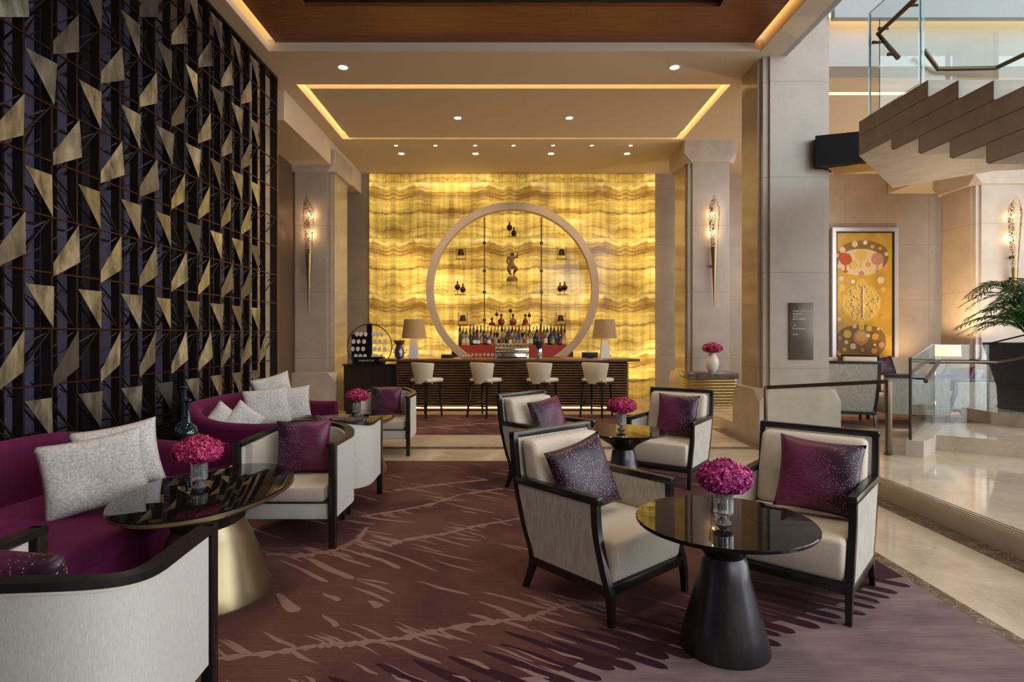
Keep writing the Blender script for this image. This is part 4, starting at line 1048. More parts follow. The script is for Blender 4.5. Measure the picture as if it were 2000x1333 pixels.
# pillows ----------------------------------------------------------------
def pillow_mesh(w, h, t, mat, seed=0, n=20):
    b = MB(); rnd = random.Random(seed); vs = []; fs = []
    ph = rnd.random()*10
    for side in (1, -1):
        for j in range(n+1):
            for i in range(n+1):
                u_ = 2*i/n-1; v_ = 2*j/n-1
                pinch = 1-.085*(1-abs(v_)**2)*abs(u_)**4; pinch2 = 1-.085*(1-abs(u_)**2)*abs(v_)**4
                thick = ((1-u_**4)*(1-v_**4))**.55*t/2
                wr = .006*math.sin(5*u_+ph)*math.cos(4*v_+ph)*(1-abs(u_*v_))
                if abs(u_) == 1 or abs(v_) == 1: thick = 0; wr = 0
                vs.append((u_*w/2*pinch, side*thick+wr, v_*h/2*pinch2))
    m = (n+1)**2
    for j in range(n):
        for i in range(n):
            a = j*(n+1)+i; fs.append((a, a+1, a+n+2, a+n+1)); fs.append((m+a, m+a+n+1, m+a+n+2, m+a+1))
    b.add(vs, fs)
    me = b.mesh('pillow', mat, angle=180, fix=False)
    bm = bmesh.new(); bm.from_mesh(me); bmesh.ops.remove_doubles(bm, verts=bm.verts, dist=1e-5); bmesh.ops.recalc_face_normals(bm, faces=bm.faces); bm.to_mesh(me); bm.free()
    me.polygons.foreach_set('use_smooth', [True]*len(me.polygons)); return me
def put_pillow(loc, rz, lean, roll, w, h, t, mat, label, grp=None, seed=0, name='throw_pillow'):
    me = pillow_mesh(w, h, t, M[mat], seed); o = new(name, me, None, loc)
    o.rotation_mode = 'QUATERNION'
    q_ = Matrix.Rotation(rz, 3, 'Z') @ Matrix.Rotation(lean, 3, 'X') @ Matrix.Rotation(roll, 3, 'Y')
    o.rotation_quaternion = q_.to_quaternion(); return tag(o, label, 'pillow', grp)
def chair_pillow(ch, lx, ly, lz, lean, roll, w, h, t, mat, label, seed, rz=0):
    a = ch.rotation_euler.z; p = Matrix.Rotation(a, 3, 'Z') @ Vector((lx, ly, 0))
    return put_pillow((ch.location.x+p.x, ch.location.y+p.y, ch.location.z+lz), a+rz, lean, roll, w, h, t, mat, label, None, seed)
chair_pillow(chairs[0], .06, -.10, .645, R(16), R(12), .44, .44, .13, 'pillow_full', 'beaded purple square pillow on the armchair nearest left of the front table', 1, rz=R(-8))
chair_pillow(chairs[1], -.09, -.09, .655, R(16), R(-4), .46, .44, .13, 'pillow_flip', 'purple pillow beaded on one half, on the armchair right of the front table', 2, rz=R(10))
chair_pillow(chairs[2], -.02, -.08, .66, R(17), R(8), .42, .42, .12, 'pillow', 'purple pillow on the armchair left of the farther round table', 3, rz=R(-8))
chair_pillow(chairs[3], -.07, -.09, .66, R(15), R(-2), .43, .43, .12, 'pillow_flip', 'rose purple pillow on the armchair right of the farther round table', 4, rz=R(6))

# barrel chairs ------------------------------------------------------------
def upath(hw, yf, yb, n=36, p=2.6):
    """U from front-right round the back to front-left; returns (point, outward normal)"""
    pts = []; ys = yb+hw*.80
    m = 6
    for k in range(m): pts.append(Vector((hw-.012*math.sin(PI*.5*(1-k/m)), yf+(ys-yf)*k/m)))
    for k in range(n+1):
        a = PI*k/n; c, s = math.cos(a), math.sin(a)
        pts.append(Vector((hw*math.copysign(abs(c)**(2/p), c), ys-(ys-yb)*abs(s)**(2/p))))
    for k in range(m-1, -1, -1): pts.append(Vector((-hw+.012*math.sin(PI*.5*(1-k/m)), yf+(ys-yf)*k/m)))
    out = []
    for i, q_ in enumerate(pts):
        t = (pts[min(i+1, len(pts)-1)]-pts[max(i-1, 0)]); t = t.normalized() if t.length > 1e-9 else Vector((0, -1)); out.append((q_, Vector((-t.y, t.x))*-1 if False else Vector((-t.y, t.x))))
    # ensure outward
    c = Vector((0, (yf+yb)/2+.1)); res = []
    for q_, nn in out: res.append((q_, nn if nn.dot(q_-c) > 0 else -nn))
    return res
def make_barrel():
    t = thing('barrel_chair', 'x', 'barrel chair'); path = upath(.345, .33, -.335)
    L_ = len(path)
    def top(i):
        s = abs(2*i/(L_-1)-1)       # 1 at the arm fronts, 0 at the back
        return .735+.055*(.5+.5*math.cos(PI*min(1, max(0, (s-.05)/.75))))
    def strip(o0, o1, zb, zt, name, mat, sl=slice(None), bev=0, par=None):
        rs = []
        for i, (p, n_) in list(enumerate(path))[sl]:
            a = p+n_*o0; c = p+n_*o1; b0 = zb(i) if callable(zb) else zb; t0 = zt(i)
            rs.append([Vector((a.x, a.y, b0)), Vector((c.x, c.y, b0)), Vector((c.x, c.y, t0)), Vector((a.x, a.y, t0))])
        return MB().ribbon(rs).build(name, mat, par or t, angle=40)
    shell = strip(-.005, .022, lambda i: .205, lambda i: top(i)-.024, 'outer_shell', M['barrel'], slice(1, -1))
    strip(-.055, -.004, lambda i: .26, lambda i: top(i)-.03, 'inner_padding', M['barrel_in'], slice(2, -2))
    strip(-.036, .026, lambda i: top(i)-.027, top, 'top_rail', M['dark_frame'])
    strip(.018, .025, lambda i: top(i)-.036, lambda i: top(i)-.028, 'piping', M['barrel_in'], slice(2, -2), par=shell)
    for s in (-1, 1):
        MB().box(s*.335-.024, s*.335+.022, .295, .345, 0, .735).build('leg', M['dark_frame'], t, bevel=.003)
        MB().ribbon([[Vector((s*(.20+dx)+ax*w, -.25+dy+ay*w, z)) for ax, ay in ((-1, -1), (1, -1), (1, 1), (-1, 1))] for w, z, dx, dy in ((.014, 0, .03, -.07), (.02, .23, 0, 0))]).build('leg', M['dark_frame'], t, smooth=False)
    def block(inset, yf, z0, z1, name, mat, bev):
        poly = [((p+n_*-inset).x, min(yf, (p+n_*-inset).y)) for p, n_ in path[2:-2]]
        poly[0] = (poly[0][0], yf); poly[-1] = (poly[-1][0], yf)
        return MB().prism(poly, z0, z1).build(name, mat, t, bevel=bev, seg=3, angle=40)
    block(.03, .322, .20, .315, 'seat_base', M['barrel'], .006)
    block(.032, .328, .312, .320, 'seat_seam', M['dark_frame'], 0)
    block(.058, .335, .320, .43, 'seat_cushion', M['seat_velvet'], .02)
    return t
bc = make_barrel(); barrels = []
def put_barrel(x, y, rz, label):
    o = bc if not barrels else copy_tree(bc); o.location = (x, y, .008); o.rotation_euler.z = rz; o['label'] = label; barrels.append(o); return o
put_barrel(-1.52, 2.0, R(2), 'pale barrel chair in the near left corner seen from behind')
put_barrel(-1.575, 4.41, R(180), 'pale barrel chair facing the viewer across the near oval table')
put_barrel(-1.56, 5.18, R(-1), 'pale barrel chair seen from behind in front of the far oval table')
put_barrel(-1.59, 7.52, R(180), 'farthest pale barrel chair behind the far oval table near the pillar')
barrels[3].location.y = 7.55
chair_pillow(barrels[0], -.08, -.14, .645, R(12), R(4), .40, .36, .14, 'pillow', 'violet beaded pillow in the near left barrel chair', 11, rz=R(-4))
chair_pillow(barrels[1], .02, -.12, .625, R(14), R(2), .42, .42, .13, 'pillow', 'purple pillow with a beaded right side in the barrel chair facing the viewer', 12, rz=R(6))
barrel3_p = chair_pillow(barrels[2], .10, -.12, .60, R(14), R(2), .48, .42, .13, 'pillow_full', 'beaded purple pillow in the barrel chair seen from behind', 13)
chair_pillow(barrels[3], .03, -.12, .64, R(12), R(0), .42, .36, .13, 'pillow', 'violet pillow in the farthest barrel chair', 14)

# curved sofas -------------------------------------------------------------
def make_sofa(label, x, y, half):
    # local: width along x, opening toward +y; later rotated so that it opens to +X world
    t = thing('curved_sofa', label, 'sofa', (x, y, .008), R(-90)); path = upath(half-.07, .55, -.50, n=44, p=2.9); L_ = len(path)
    def top(i):
        s = abs(2*i/(L_-1)-1); return .66+.155*(.5+.5*math.cos(PI*min(1, max(0, (s-.15)/.70))))
    rs = []
    for i, (p, n_) in enumerate(path):
        zt = top(i); w = .075; ring = []
        ring.append(Vector((p.x+n_.x*w*.8, p.y+n_.y*w*.8, .06)))
        for k in range(9):
            a = PI*k/8; o_ = w*math.cos(a); ring.append(Vector((p.x+n_.x*o_, p.y+n_.y*o_, zt-.06+.06*math.sin(a))))
        ring.append(Vector((p.x-n_.x*w, p.y-n_.y*w, .06)))
        rs.append(ring)
    MB().ribbon(rs).build('backrest', M['velvet'], t, angle=60)
    poly = [((p-n_*.07).x, (p-n_*.07).y) for p, n_ in path]
    MB().prism(poly, .06, .27).build('seat_base', M['velvet'], t, bevel=.01, angle=40)
    poly = [((p-n_*.078).x, min(.56, (p-n_*.078).y+.0)) for p, n_ in path]; poly[0] = (poly[0][0], .58); poly[-1] = (poly[-1][0], .58)
    MB().prism(poly, .27, .425).build('seat_cushion', M['velvet'], t, bevel=.035, seg=4, angle=40)
    for s in (-1, 1):
        for y_ in (.45, -.3): MB().box(s*(half-.25)-.03, s*(half-.25)+.03, y_-.03, y_+.03, 0, .06).build('leg', M['dark_frame'], t, smooth=False)
    return t
make_sofa('near curved plum velvet sofa along the screen with two silver pillows', -2.74, 3.50, 1.10)
make_sofa('far curved plum velvet sofa wrapping round the far oval table', -2.74, 6.43, 1.03)
SP = 'silver pillows on the sofas'
put_pillow((-2.50, 3.52, .665), R(30), R(-14), R(-9), .55, .46, .14, 'silver', 'front silver textured pillow of the overlapping pair on the near sofa', None, 21)
put_pillow((-2.60, 3.88, .685), R(30), R(-14), R(-9), .50, .45, .13, 'silver', 'rear silver textured pillow half hidden behind its twin on the near sofa', None, 22)
put_pillow((-2.93, 5.97, .60), R(35), R(-10), R(40), .34, .34, .12, 'silver', 'small silver pillow on its corner, near end of the far sofa by the screen', None, 23)
put_pillow((-2.76, 6.05, .60), R(35), R(-10), R(40), .34, .34, .12, 'silver', 'small silver pillow on its corner beside the large ones on the far sofa', None, 24)
put_pillow((-2.72, 6.55, .69), R(25), R(-14), R(-6), .50, .44, .14, 'silver', 'large silver pillow, front one in the middle of the far sofa', None, 25)
put_pillow((-2.56, 6.82, .69), R(20), R(-14), R(-4), .46, .42, .14, 'silver', 'large silver pillow behind the front one on the far sofa', None, 26)
put_pillow((-2.86, 7.08, .80), R(30), R(-10), R(-14), .46, .44, .13, 'silver', 'tall pale pillow at the back corner of the far sofa', None, 27)

# dark glass vases between the sofas
t = thing('drinks_table', 'small round dark table between the two sofas under the glass bottles', 'table', (-2.72, 4.93, .008))
cyl(.17, .17, .54, .56, 32).build('tabletop', M['black_glass'], t); cyl(.02, .02, .02, .54).build('stem', M['dark_frame'], t); cyl(.14, .14, 0, .02).build('base', M['dark_frame'], t)
teal = simple('dark_teal_glass', (.006, .02, .026), .05, 0, .8)
for (dx, dy, h, nm) in ((-.05, .04, .50, 'taller'), (.03, -.05, .40, 'shorter')):
    v = thing('glass_bottle', '%s dark teal long-necked glass bottle between the two purple sofas' % nm, 'bottle', (-2.72+dx, 4.93+dy, .568))
    MB().lathe([(.03, 0), (.06, .02), (.085, .09), (.07, .16), (.028, .20), (.02, .26), (.018, h-.05), (.020, h-.03)], n=24).build('body', teal, v)
    MB().lathe([(.018, h-.03), (.032, h-.018), (.032, h-.005), (.015, h)], n=20).build('stopper', teal, v)

# wall sconces ---------------------------------------------------------------
def perforated():
    m = bpy.data.materials.new('perforated_gilt_sheet'); m.use_nodes = True; nt = m.node_tree; b = nt.nodes['Principled BSDF']
    setp(b, (.30, .20, .09), .3, .9)
    v = coord(nt, (1, 1, .8)); vo = N(nt, 'ShaderNodeTexVoronoi', feature='DISTANCE_TO_EDGE'); vo.inputs['Scale'].default_value = 34; nt.links.new(v, vo.inputs['Vector'])
    s = N(nt, 'ShaderNodeSeparateXYZ'); tc = N(nt, 'ShaderNodeTexCoord'); nt.links.new(tc.outputs['Object'], s.inputs[0])
    a = math_(nt, 'LESS_THAN', vo.outputs['Distance'], .13); lo = math_(nt, 'LESS_THAN', s.outputs[2], 1.15)
    nt.links.new(math_(nt, 'MAXIMUM', a, lo), b.inputs['Alpha']); return m
M['perf'] = perforated()
def sconce(xp, ytop, ybot, Y, label):
    X, zt = px(xp, ytop, Y); zb = px(xp, ybot, Y)[1]; H = zt-zb
    t = thing('wall_sconce', label, 'wall sconce', (X, Y-.11, zb))
    k = H/2.05
    b = MB(); n = 20; rows = 30; vs = []; fs = []
    for j in range(rows+1):
        v_ = j/rows
        for i in range(n+1):
            a = PI+PI*(i/n)*1.0; a = -PI*1.05+ (PI*1.10)*(i/n)           # front half shell, open to the wall
            # top cut like a pointed leaf
            ztop = H*(1-.09*abs(math.cos(a*1.0))*1.0) if True else H
            z = v_*(H if abs(i-n*.42) < 1 else H*(.90+.10*max(0, 1-abs(i-n*.42)/(n*.45))**1.3))
            r = .010+.095*k*min(1, (z/H)**1.35*1.25) if z/H < .86 else .010+.095*k*(min(1, (z/H)**1.35*1.25))*(1-.35*(z/H-.86)/.14)
            vs.append((r*math.cos(a), r*math.sin(a)*.75, z))
    for j in range(rows):
        for i in range(n): a0 = j*(n+1)+i; fs.append((a0, a0+1, a0+n+2, a0+n+1))
    b.add(vs, fs); b.build('shade', M['perf'], t, fix=False, angle=60)
    MB().box(-.012, .012, .0, .11, H*.52, H*.54).build('bracket', M['black_metal'], t); MB().box(-.012, .012, .0, .11, H*.36, H*.38).build('bracket', M['black_metal'], t)
    for zz in (.68, .84):
        MB().lathe([(.004, -.035), (.016, -.02), (.016, .02), (.004, .035)], (0, -.005, H*zz), 12).build('bulb', M['bulb'], t)
        l = bpy.data.lights.new('sconce_light', 'POINT'); l.energy = 3.0; l.color = (1, .66, .34); l.shadow_soft_size = .012; new('sconce_light', l, t, (0, .035, H*zz))
sconce(606.5, 385, 612, 11.6, 'perforated gilt torch sconce on the far left pillar')
sconce(1391, 385, 600, 11.6, 'perforated gilt torch sconce on the far right pillar above the white vase')
sconce(1972, 383, 640, 11.4, 'perforated gilt torch sconce on the lounge pillar by the palm')

# directory sign on near pillar -------------------------------------------------
sx0, sz1 = px(1541, 592, 8.04); sx1, sz0 = px(1588, 703, 8.04)
t = thing('directory_sign', 'tall bronze directory plaque with pale lettering on the near right pillar', 'sign', ((sx0+sx1)/2, 8.05, sz0))
MB().box(-(sx1-sx0)/2, (sx1-sx0)/2, -.02, 0, 0, sz1-sz0).build('plate', simple('bronze_plaque', (.085, .065, .045), .35, .6, var=.15), t, bevel=.003)
pl = simple('pale_sign_paint', (.72, .64, .50), .5); b = MB()
def arrow(z, s=.016):
    y = -.0215
    for a, c in (((0, y, z), (0, y, z+s)), ((-.006, y, z+s-.007), (0, y, z+s)), ((.006, y, z+s-.007), (0, y, z+s))): b.bar((a[0]-.105, a[1], a[2]), (c[0]-.105, c[1], c[2]), .003, .001)
k_ = 8.04/F; H = sz1-sz0
for yp in (602, 630.5, 648.5): arrow(H-(yp-592)*k_-.012)
b.build('arrow_marks', pl, t, smooth=False)
for (yp, s, tx) in ((607.5+2, .030, 'KONG HERENGANI'), (613+2, .032, 'RETREAT'), (618+2, .026, 'GIFTS'), (623.4+1.8, .036, 'BOUTIQUE'), (636+2, .030, 'LIFT'), (642+2, .030, 'POST ROOM'), (653+2, .026, 'HOTEL')):
    text_mesh('lettering', tx, s, pl, t, (-.12, -.021, H-(yp-592)*k_), (R(90), 0, 0))

# painting in the lounge ---------------------------------------------------------
YW = WALL-.02
ax0, az1 = px(1622, 446, YW); ax1, az0 = px(1750, 712, YW)
t = thing('painting', 'tall golden painting of stylised trees in a pale frame on the lounge wall', 'painting', ((ax0+ax1)/2, YW, az0))
w2 = (ax1-ax0)/2; H = az1-az0
def framebox(o_, i_, y0, y1):
    b = MB(); b.box(-w2+o_, w2-o_, y0, y1, o_, o_+i_); b.box(-w2+o_, w2-o_, y0, y1, H-o_-i_, H-o_); b.box(-w2+o_, -w2+o_+i_, y0, y1, o_+i_, H-o_-i_); b.box(w2-o_-i_, w2-o_, y0, y1, o_+i_, H-o_-i_); return b
framebox(0, .09, -.09, .02).build('frame', simple('silver_frame', (.52, .50, .50), .3, .5), t, smooth=False)
framebox(.09, .035, -.07, .02).build('inner_frame', M['rubber'], t, smooth=False)
MB().box(-w2+.12, w2-.12, -.05, 0, .12, H-.12).build('canvas', simple('golden_ground', (.48, .29, .035), .5, var=.22, scale=2.2), t, smooth=False)
def am(c, r=.6): return simple('art_paint', c, r)
A_ = {'br': am((.20, .115, .03)), 'cr': am((.62, .50, .30)), 'ye': am((.60, .42, .08)), 'red': am((.42, .07, .02)), 'pk': am((.45, .22, .16)), 'or': am((.62, .30, .06)), 'wh': am((.75, .68, .55))}
S = (ax1-ax0)/128.0
def pp(x, y): return ((x-1686)*S, H-(y-446)*S)
layer = [.0]
def disc(x, y, rx, rz, m, name='painted_disc', n=28, p=2.0):
    layer[0] += .0004; X, Z = pp(x, y); poly = []
    for k in range(n):
        a = 2*PI*k/n; c, s_ = math.cos(a), math.sin(a)
        poly.append((X+rx*S*math.copysign(abs(c)**(2/p), c), Z+rz*S*math.copysign(abs(s_)**(2/p), s_)))
    b_ = MB(); b_.prism(poly, -.0505-layer[0], -.05, 'y'); return b_
def join(lst, name, m): 
    b_ = MB()
    for q_ in lst: b_.add(q_.v, q_.f)
    b_.build(name, A_[m], t, smooth=False)
join([disc(1683, 501, 50, 30, 'br', p=2.2)], 'painted_cloud', 'br')
join([disc(1679, 513, 43, 26, 'cr', p=2.2)], 'painted_island', 'cr')
join([disc(1679, 668, 49, 33, 'br', p=2.4)], 'painted_ground', 'br')
join([disc(1680, 592, 37, 37, 'ye', p=2.0), disc(1680, 562, 12, 18, 'ye'), disc(1680, 645, 5, 30, 'ye', p=5)], 'painted_tree', 'ye')
join([disc(1679, 659, 15, 15, 'pk')], 'painted_roots', 'pk'); join([disc(1679, 658, 10, 10, 'ye')], 'painted_roots', 'ye')
join([disc(1649, 507, 12, 12, 'red'), disc(1649, 524, 1.6, 10, 'red', p=5), disc(1649, 531, 5, 2, 'red')], 'painted_tree', 'red')
join([disc(1711, 507, 12, 12, 'pk'), disc(1711, 524, 1.6, 10, 'pk', p=5), disc(1711, 530, 5, 2, 'pk')], 'painted_tree', 'pk')
join([disc(1679, 499, 11, 11, 'ye'), disc(1679, 516, 1.6, 9, 'ye', p=5)], 'painted_tree', 'ye')
rnd = random.Random(5); dots = {'cr': [], 'or': [], 'ye': [], 'wh': [], 'pk': []}
for (x, y, r, m) in ((1667, 478, 6, 'cr'), (1643, 489, 6, 'cr'), (1687, 475, 4, 'wh'), (1701, 483, 4, 'or'), (1716, 486, 3, 'ye'), (1728, 497, 4, 'cr'), (1726, 525, 5, 'or'), (1635, 521, 4, 'cr'), (1640, 545, 5, 'cr'), (1717, 548, 7, 'cr'), (1663, 551, 4, 'wh'), (1680, 535, 5, 'pk'), (1693, 518, 5, 'or'),
                     (1722, 566, 5, 'ye'), (1641, 563, 7, 'ye'), (1726, 593, 4, 'or'), (1720, 621, 5, 'or'), (1636, 624, 4, 'cr'), (1666, 638, 4, 'cr'), (1694, 642, 6, 'ye'), (1712, 643, 3, 'cr'), (1652, 653, 8, 'ye'), (1706, 658, 7, 'or'), (1692, 656, 4, 'wh'), (1650, 669, 4, 'cr'), (1663, 677, 6, 'cr'), (1637, 661, 4, 'pk'), (1718, 674, 6, 'pk'), (1704, 686, 6, 'or'), (1681, 684, 4, 'pk'), (1646, 683, 4, 'or'), (1705, 674, 2.5, 'wh'), (1664, 519, 8, 'ye'), (1632, 500, 4, 'or')):
    dots[m].append(disc(x, y, r, r, m, n=12))
for m, l_ in dots.items():
    for d_ in l_: join([d_], 'painted_blossom', m)
lf = []
for k in range(150):
    a = rnd.random()*2*PI; rr = 34*math.sqrt(rnd.random()); x = 1680+rr*math.cos(a); y = 592+rr*math.sin(a)
    if y < 575-abs(x-1680)*-.0 and abs(x-1680) > (y-548)*1.3: continue
    lf.append(disc(x, y, 1.3, 1.0, 'wh', n=5))
lf.append(disc(1680, 590, .8, 30, 'wh', p=6)); join(lf, 'painted_leaves', 'wh')

# ------------------------------------------------------------------ lounge furniture on the raised level
LZ = Z1+.010
o = copy_tree(ac); o.location = (5.02, 8.80, LZ); o.rotation_euler.z = R(-14); o['label'] = 'cream lounge armchair seen from behind beside the near right pillar'; o.scale = (1.05,)*3
o = copy_tree(ac); o.location = (6.99, 9.13, LZ); o.rotation_euler.z = R(90); o.scale = (1.12, 1.25, 1.03); o['label'] = 'cream lounge armchair in profile facing left behind the glass balustrade'; D2 = o
put_pillow((7.02, 9.08, LZ+.64), R(100), R(22), R(8), .40, .40, .12, 'pillow', 'dark plum pillow on the profile armchair in the lounge')
put_pillow((7.16, 9.1, LZ+.62), R(95), R(24), R(0), .38, .38, .12, 'silver', 'white pillow behind the plum one on the profile armchair')
t = thing('lounge_sofa', 'grey upholstered lounge sofa seen from behind through the balustrade glass', 'sofa', (5.98, 8.80, LZ), R(-10))
MB().box(-.42, .42, -.36, -.24, .16, .74).build('backrest', M['chenille'], t, bevel=.02); MB().box(-.42, .42, -.25, .38, .16, .42).build('seat', M['cream'], t, bevel=.03, seg=3)
MB().box(-.45, .45, -.39, -.35, .70, .76).build('top_rail', M['dark_frame'], t, bevel=.004)
for s in (-1, 1):
    for y_ in (-.33, .33): MB().box(s*.40-.02, s*.40+.02, y_-.02, y_+.02, 0, .16).build('leg', M['dark_frame'], t)
t = thing('lounge_sofa', 'long cream sofa against the lounge wall beneath the painting', 'sofa', (7.9, 12.9, LZ))
MB().box(-1.1, 1.1, .15, .38, .15, .82).build('backrest', M['cream'], t, bevel=.04, seg=3); MB().box(-1.1, 1.1, -.4, .2, .12, .44).build('seat', M['cream'], t, bevel=.04, seg=3)
for s in (-1, 1): MB().box(s*1.16-.08, s*1.16+.08, -.4, .38, .08, .62).build('armrest', M['cream'], t, bevel=.03, seg=3)
for s in (-1, 1):
    for y_ in (-.3, .3): MB().box(s*1.0-.03, s*1.0+.03, y_-.03, y_+.03, 0, .14).build('leg', M['dark_frame'], t)
put_pillow((7.45, 12.9, LZ+.64), R(0), R(-14), R(10), .42, .42, .13, 'pillow', 'plum pillow on the cream sofa beneath the painting, left one')
put_pillow((8.3, 12.9, LZ+.64), R(0), R(-14), R(-8), .42, .42, .13, 'pillow_full', 'plum pillow on the cream sofa beneath the painting, right one')
t = thing('lamp_table', 'small dark square table carrying the yellow lamp in the lounge', 'table', (8.22, 10.95, LZ))
MB().box(-.28, .28, -.28, .28, .50, .54).build('tabletop', M['dark_frame'], t, bevel=.003)
for sx in (-1, 1):
    for sy in (-1, 1): MB().box(sx*.25-.02, sx*.25+.02, sy*.25-.02, sy*.25+.02, 0, .50).build('leg', M['dark_frame'], t)
def lounge_lamp(x, y, z, k, label, pw):
    t = thing('table_lamp', label, 'table lamp', (x, y, z))
    MB().lathe([(.15*k, 0), (.15*k, .02*k), (.12*k, .06*k), (.055*k, .18*k), (.022*k, .34*k), (.012*k, .44*k)], n=24).build('base', M['black_metal'], t)
    m, nt, b = nodes('glowing_shade'); setp(b, (.7, .5, .2), .8); b.inputs['Emission Color'].default_value = (1, .72, .28, 1); b.inputs['Emission Strength'].default_value = .85
    MB().lathe([(.24*k, .45*k), (.23*k, .68*k), (.225*k, .68*k), (.235*k, .45*k)], n=32, close=False).build('lamp_shade', m, t)
    MB().lathe([(.02, -.03), (.03, 0), (.02, .03)], (0, 0, .56*k), 12).build('bulb', M['bulb'], t)
    l = bpy.data.lights.new('lamp_light', 'POINT'); l.energy = pw; l.color = (1, .70, .38); l.shadow_soft_size = .03; new('lamp_light', l, t, (0, 0, .62*k))
lounge_lamp(8.22, 10.95, LZ+.54, .86, 'yellow drum-shaded lamp with black flared base in the lounge', 230)
t = thing('lounge_side_table', 'low dark side table behind the railing in the lounge', 'table', (6.35, 11.2, LZ))
MB().box(-.3, .3, -.3, .3, .46, .50).build('tabletop', M['dark_frame'], t, bevel=.003)
for sx in (-1, 1):
    for sy in (-1, 1): MB().box(sx*.26-.02, sx*.26+.02, sy*.26-.02, sy*.26+.02, 0, .46).build('leg', M['dark_frame'], t)
o = copy_tree(ac); o.location = (7.6, 12.0, LZ); o.rotation_euler.z = R(150); o['label'] = 'cream lounge armchair deep in the lounge facing the viewer'; o.location = (7.15, 11.9, LZ)
# floor uplight washing the wall corner, as the bright pools on the stone show
l = bpy.data.lights.new('wall_washer', 'SPOT'); l.energy = 120; l.color = (1, .70, .36); l.spot_size = R(110); l.spot_blend = 1; l.shadow_soft_size = .1
q_ = new('wall_washer', l, None, (9.3, 13.2, .6)); q_.rotation_euler = (R(165), 0, 0)

# railing ------------------------------------------------------------------------
t = thing('bronze_railing', 'bronze handrail on two posts with a glass pane by the first step', 'railing', (3.25, 7.43, 0))
def rl(p): return (p[0]-3.25, p[1]-7.43, p[2])
pA = (3.25, 7.40); pB = (4.21, 6.48)
MB().bar(rl((pA[0], pA[1], 0)), rl((pA[0], pA[1], .85)), .035, .05).build('post', M['bronze'], t, bevel=.004)
MB().bar(rl((pB[0], pB[1], Z1)), rl((pB[0], pB[1], .985)), .05, .05).build('post', M['bronze'], t, bevel=.004)
MB().bar(rl((pA[0], pA[1], .835)), rl((pB[0], pB[1], .985)), .04, .045).build('handrail', M['bronze'], t, bevel=.004)
for p, z in ((pA, 0), (pB, Z1)): MB().lathe([(.045, 0), (.045, .015), (.03, .02)], rl((p[0], p[1], z)), 20).build('foot_plate', M['bronze'], t)
# lower balustrade, folded glass panes
t = thing('glass_balustrade', 'frameless folded glass balustrade with bronze handrail beside the right steps', 'balustrade', (4.43, 6.45, 0))
def gp(p): return Vector((p[0]-4.43, p[1]-6.45, p[2]))
def panel(pts, name='glass_pane', th=.015, parent=None, fn=gp):
    v = [fn(p) for p in pts]; nrm = (v[1]-v[0]).cross(v[2]-v[0]).normalized()*th; b = MB(); n = len(v)
    b.add(v+[p+nrm for p in v], [tuple(range(n))[::-1], tuple(range(n, 2*n))]+[(k, (k+1) % n, n+(k+1) % n, n+k) for k in range(n)])
    o = b.build(name, [M['pane'], M['pane_edge']], parent if parent else t, smooth=False)
    for p in o.data.polygons:
        if abs(p.normal.dot(nrm.normalized())) < .5: p.material_index = 1
    return o
g1, g2, g3, g4 = (4.43, 6.45), (5.53, 7.62), (6.28, 7.66), (7.4, 6.7)
panel([(g1[0], g1[1], Z2), (g2[0], g2[1], Z2), (g2[0], g2[1], 1.38), (g1[0], g1[1], 1.235)])
panel([(g2[0]+.01, g2[1], Z2), (g3[0], g3[1], Z2), (g3[0], g3[1], 1.375), (g2[0]+.01, g2[1], 1.38)])
panel([(g3[0]+.01, g3[1], Z3), (g4[0], g4[1], Z3+.15), (g4[0], g4[1], 1.85), (g3[0]+.01, g3[1], 1.375)])
MB().bar(gp((g1[0], g1[1], Z2)), gp((g1[0], g1[1], 1.24)), .02).build('edge_post', M['black_metal'], t)
MB().bar(gp((g1[0], g1[1], 1.245)), gp((g2[0], g2[1], 1.39)), .03, .02).build('cap_rail', M['chrome'], t)
MB().bar(gp((g3[0], g3[1], 1.385)), gp((g4[0], g4[1], 1.86)), .03, .02).build('cap_rail', M['black_metal'], t)
MB().bar(gp((g3[0], g3[1], Z2)), gp((g3[0], g3[1], 1.38)), .018).build('edge_post', M['black_metal'], t)
hr = [(4.60, 6.45, .99), (5.48, 7.45, 1.16), (6.25, 7.50, 1.15), (6.42, 7.40, 1.20), (7.35, 6.55, 1.62)]
MB().tube([gp(p) for p in hr], .022, 12).build('handrail', M['bronze'], t)
for (p, q2) in (((5.45, 7.43, 1.14), (5.50, 7.62, 1.14)), ((6.2, 7.5, 1.13), (6.2, 7.66, 1.13)), ((4.75, 6.62, 1.0), (4.66, 6.70, 1.0))): MB().tube([gp(p), gp(q2)], .010, 8).build('bracket', M['black_metal'], t)
for z in (.62, 1.0): MB().lathe([(.02, -.02), (.02, .02)], gp((5.53, 7.60, z)), 12).build('clip', M['chrome'], t)

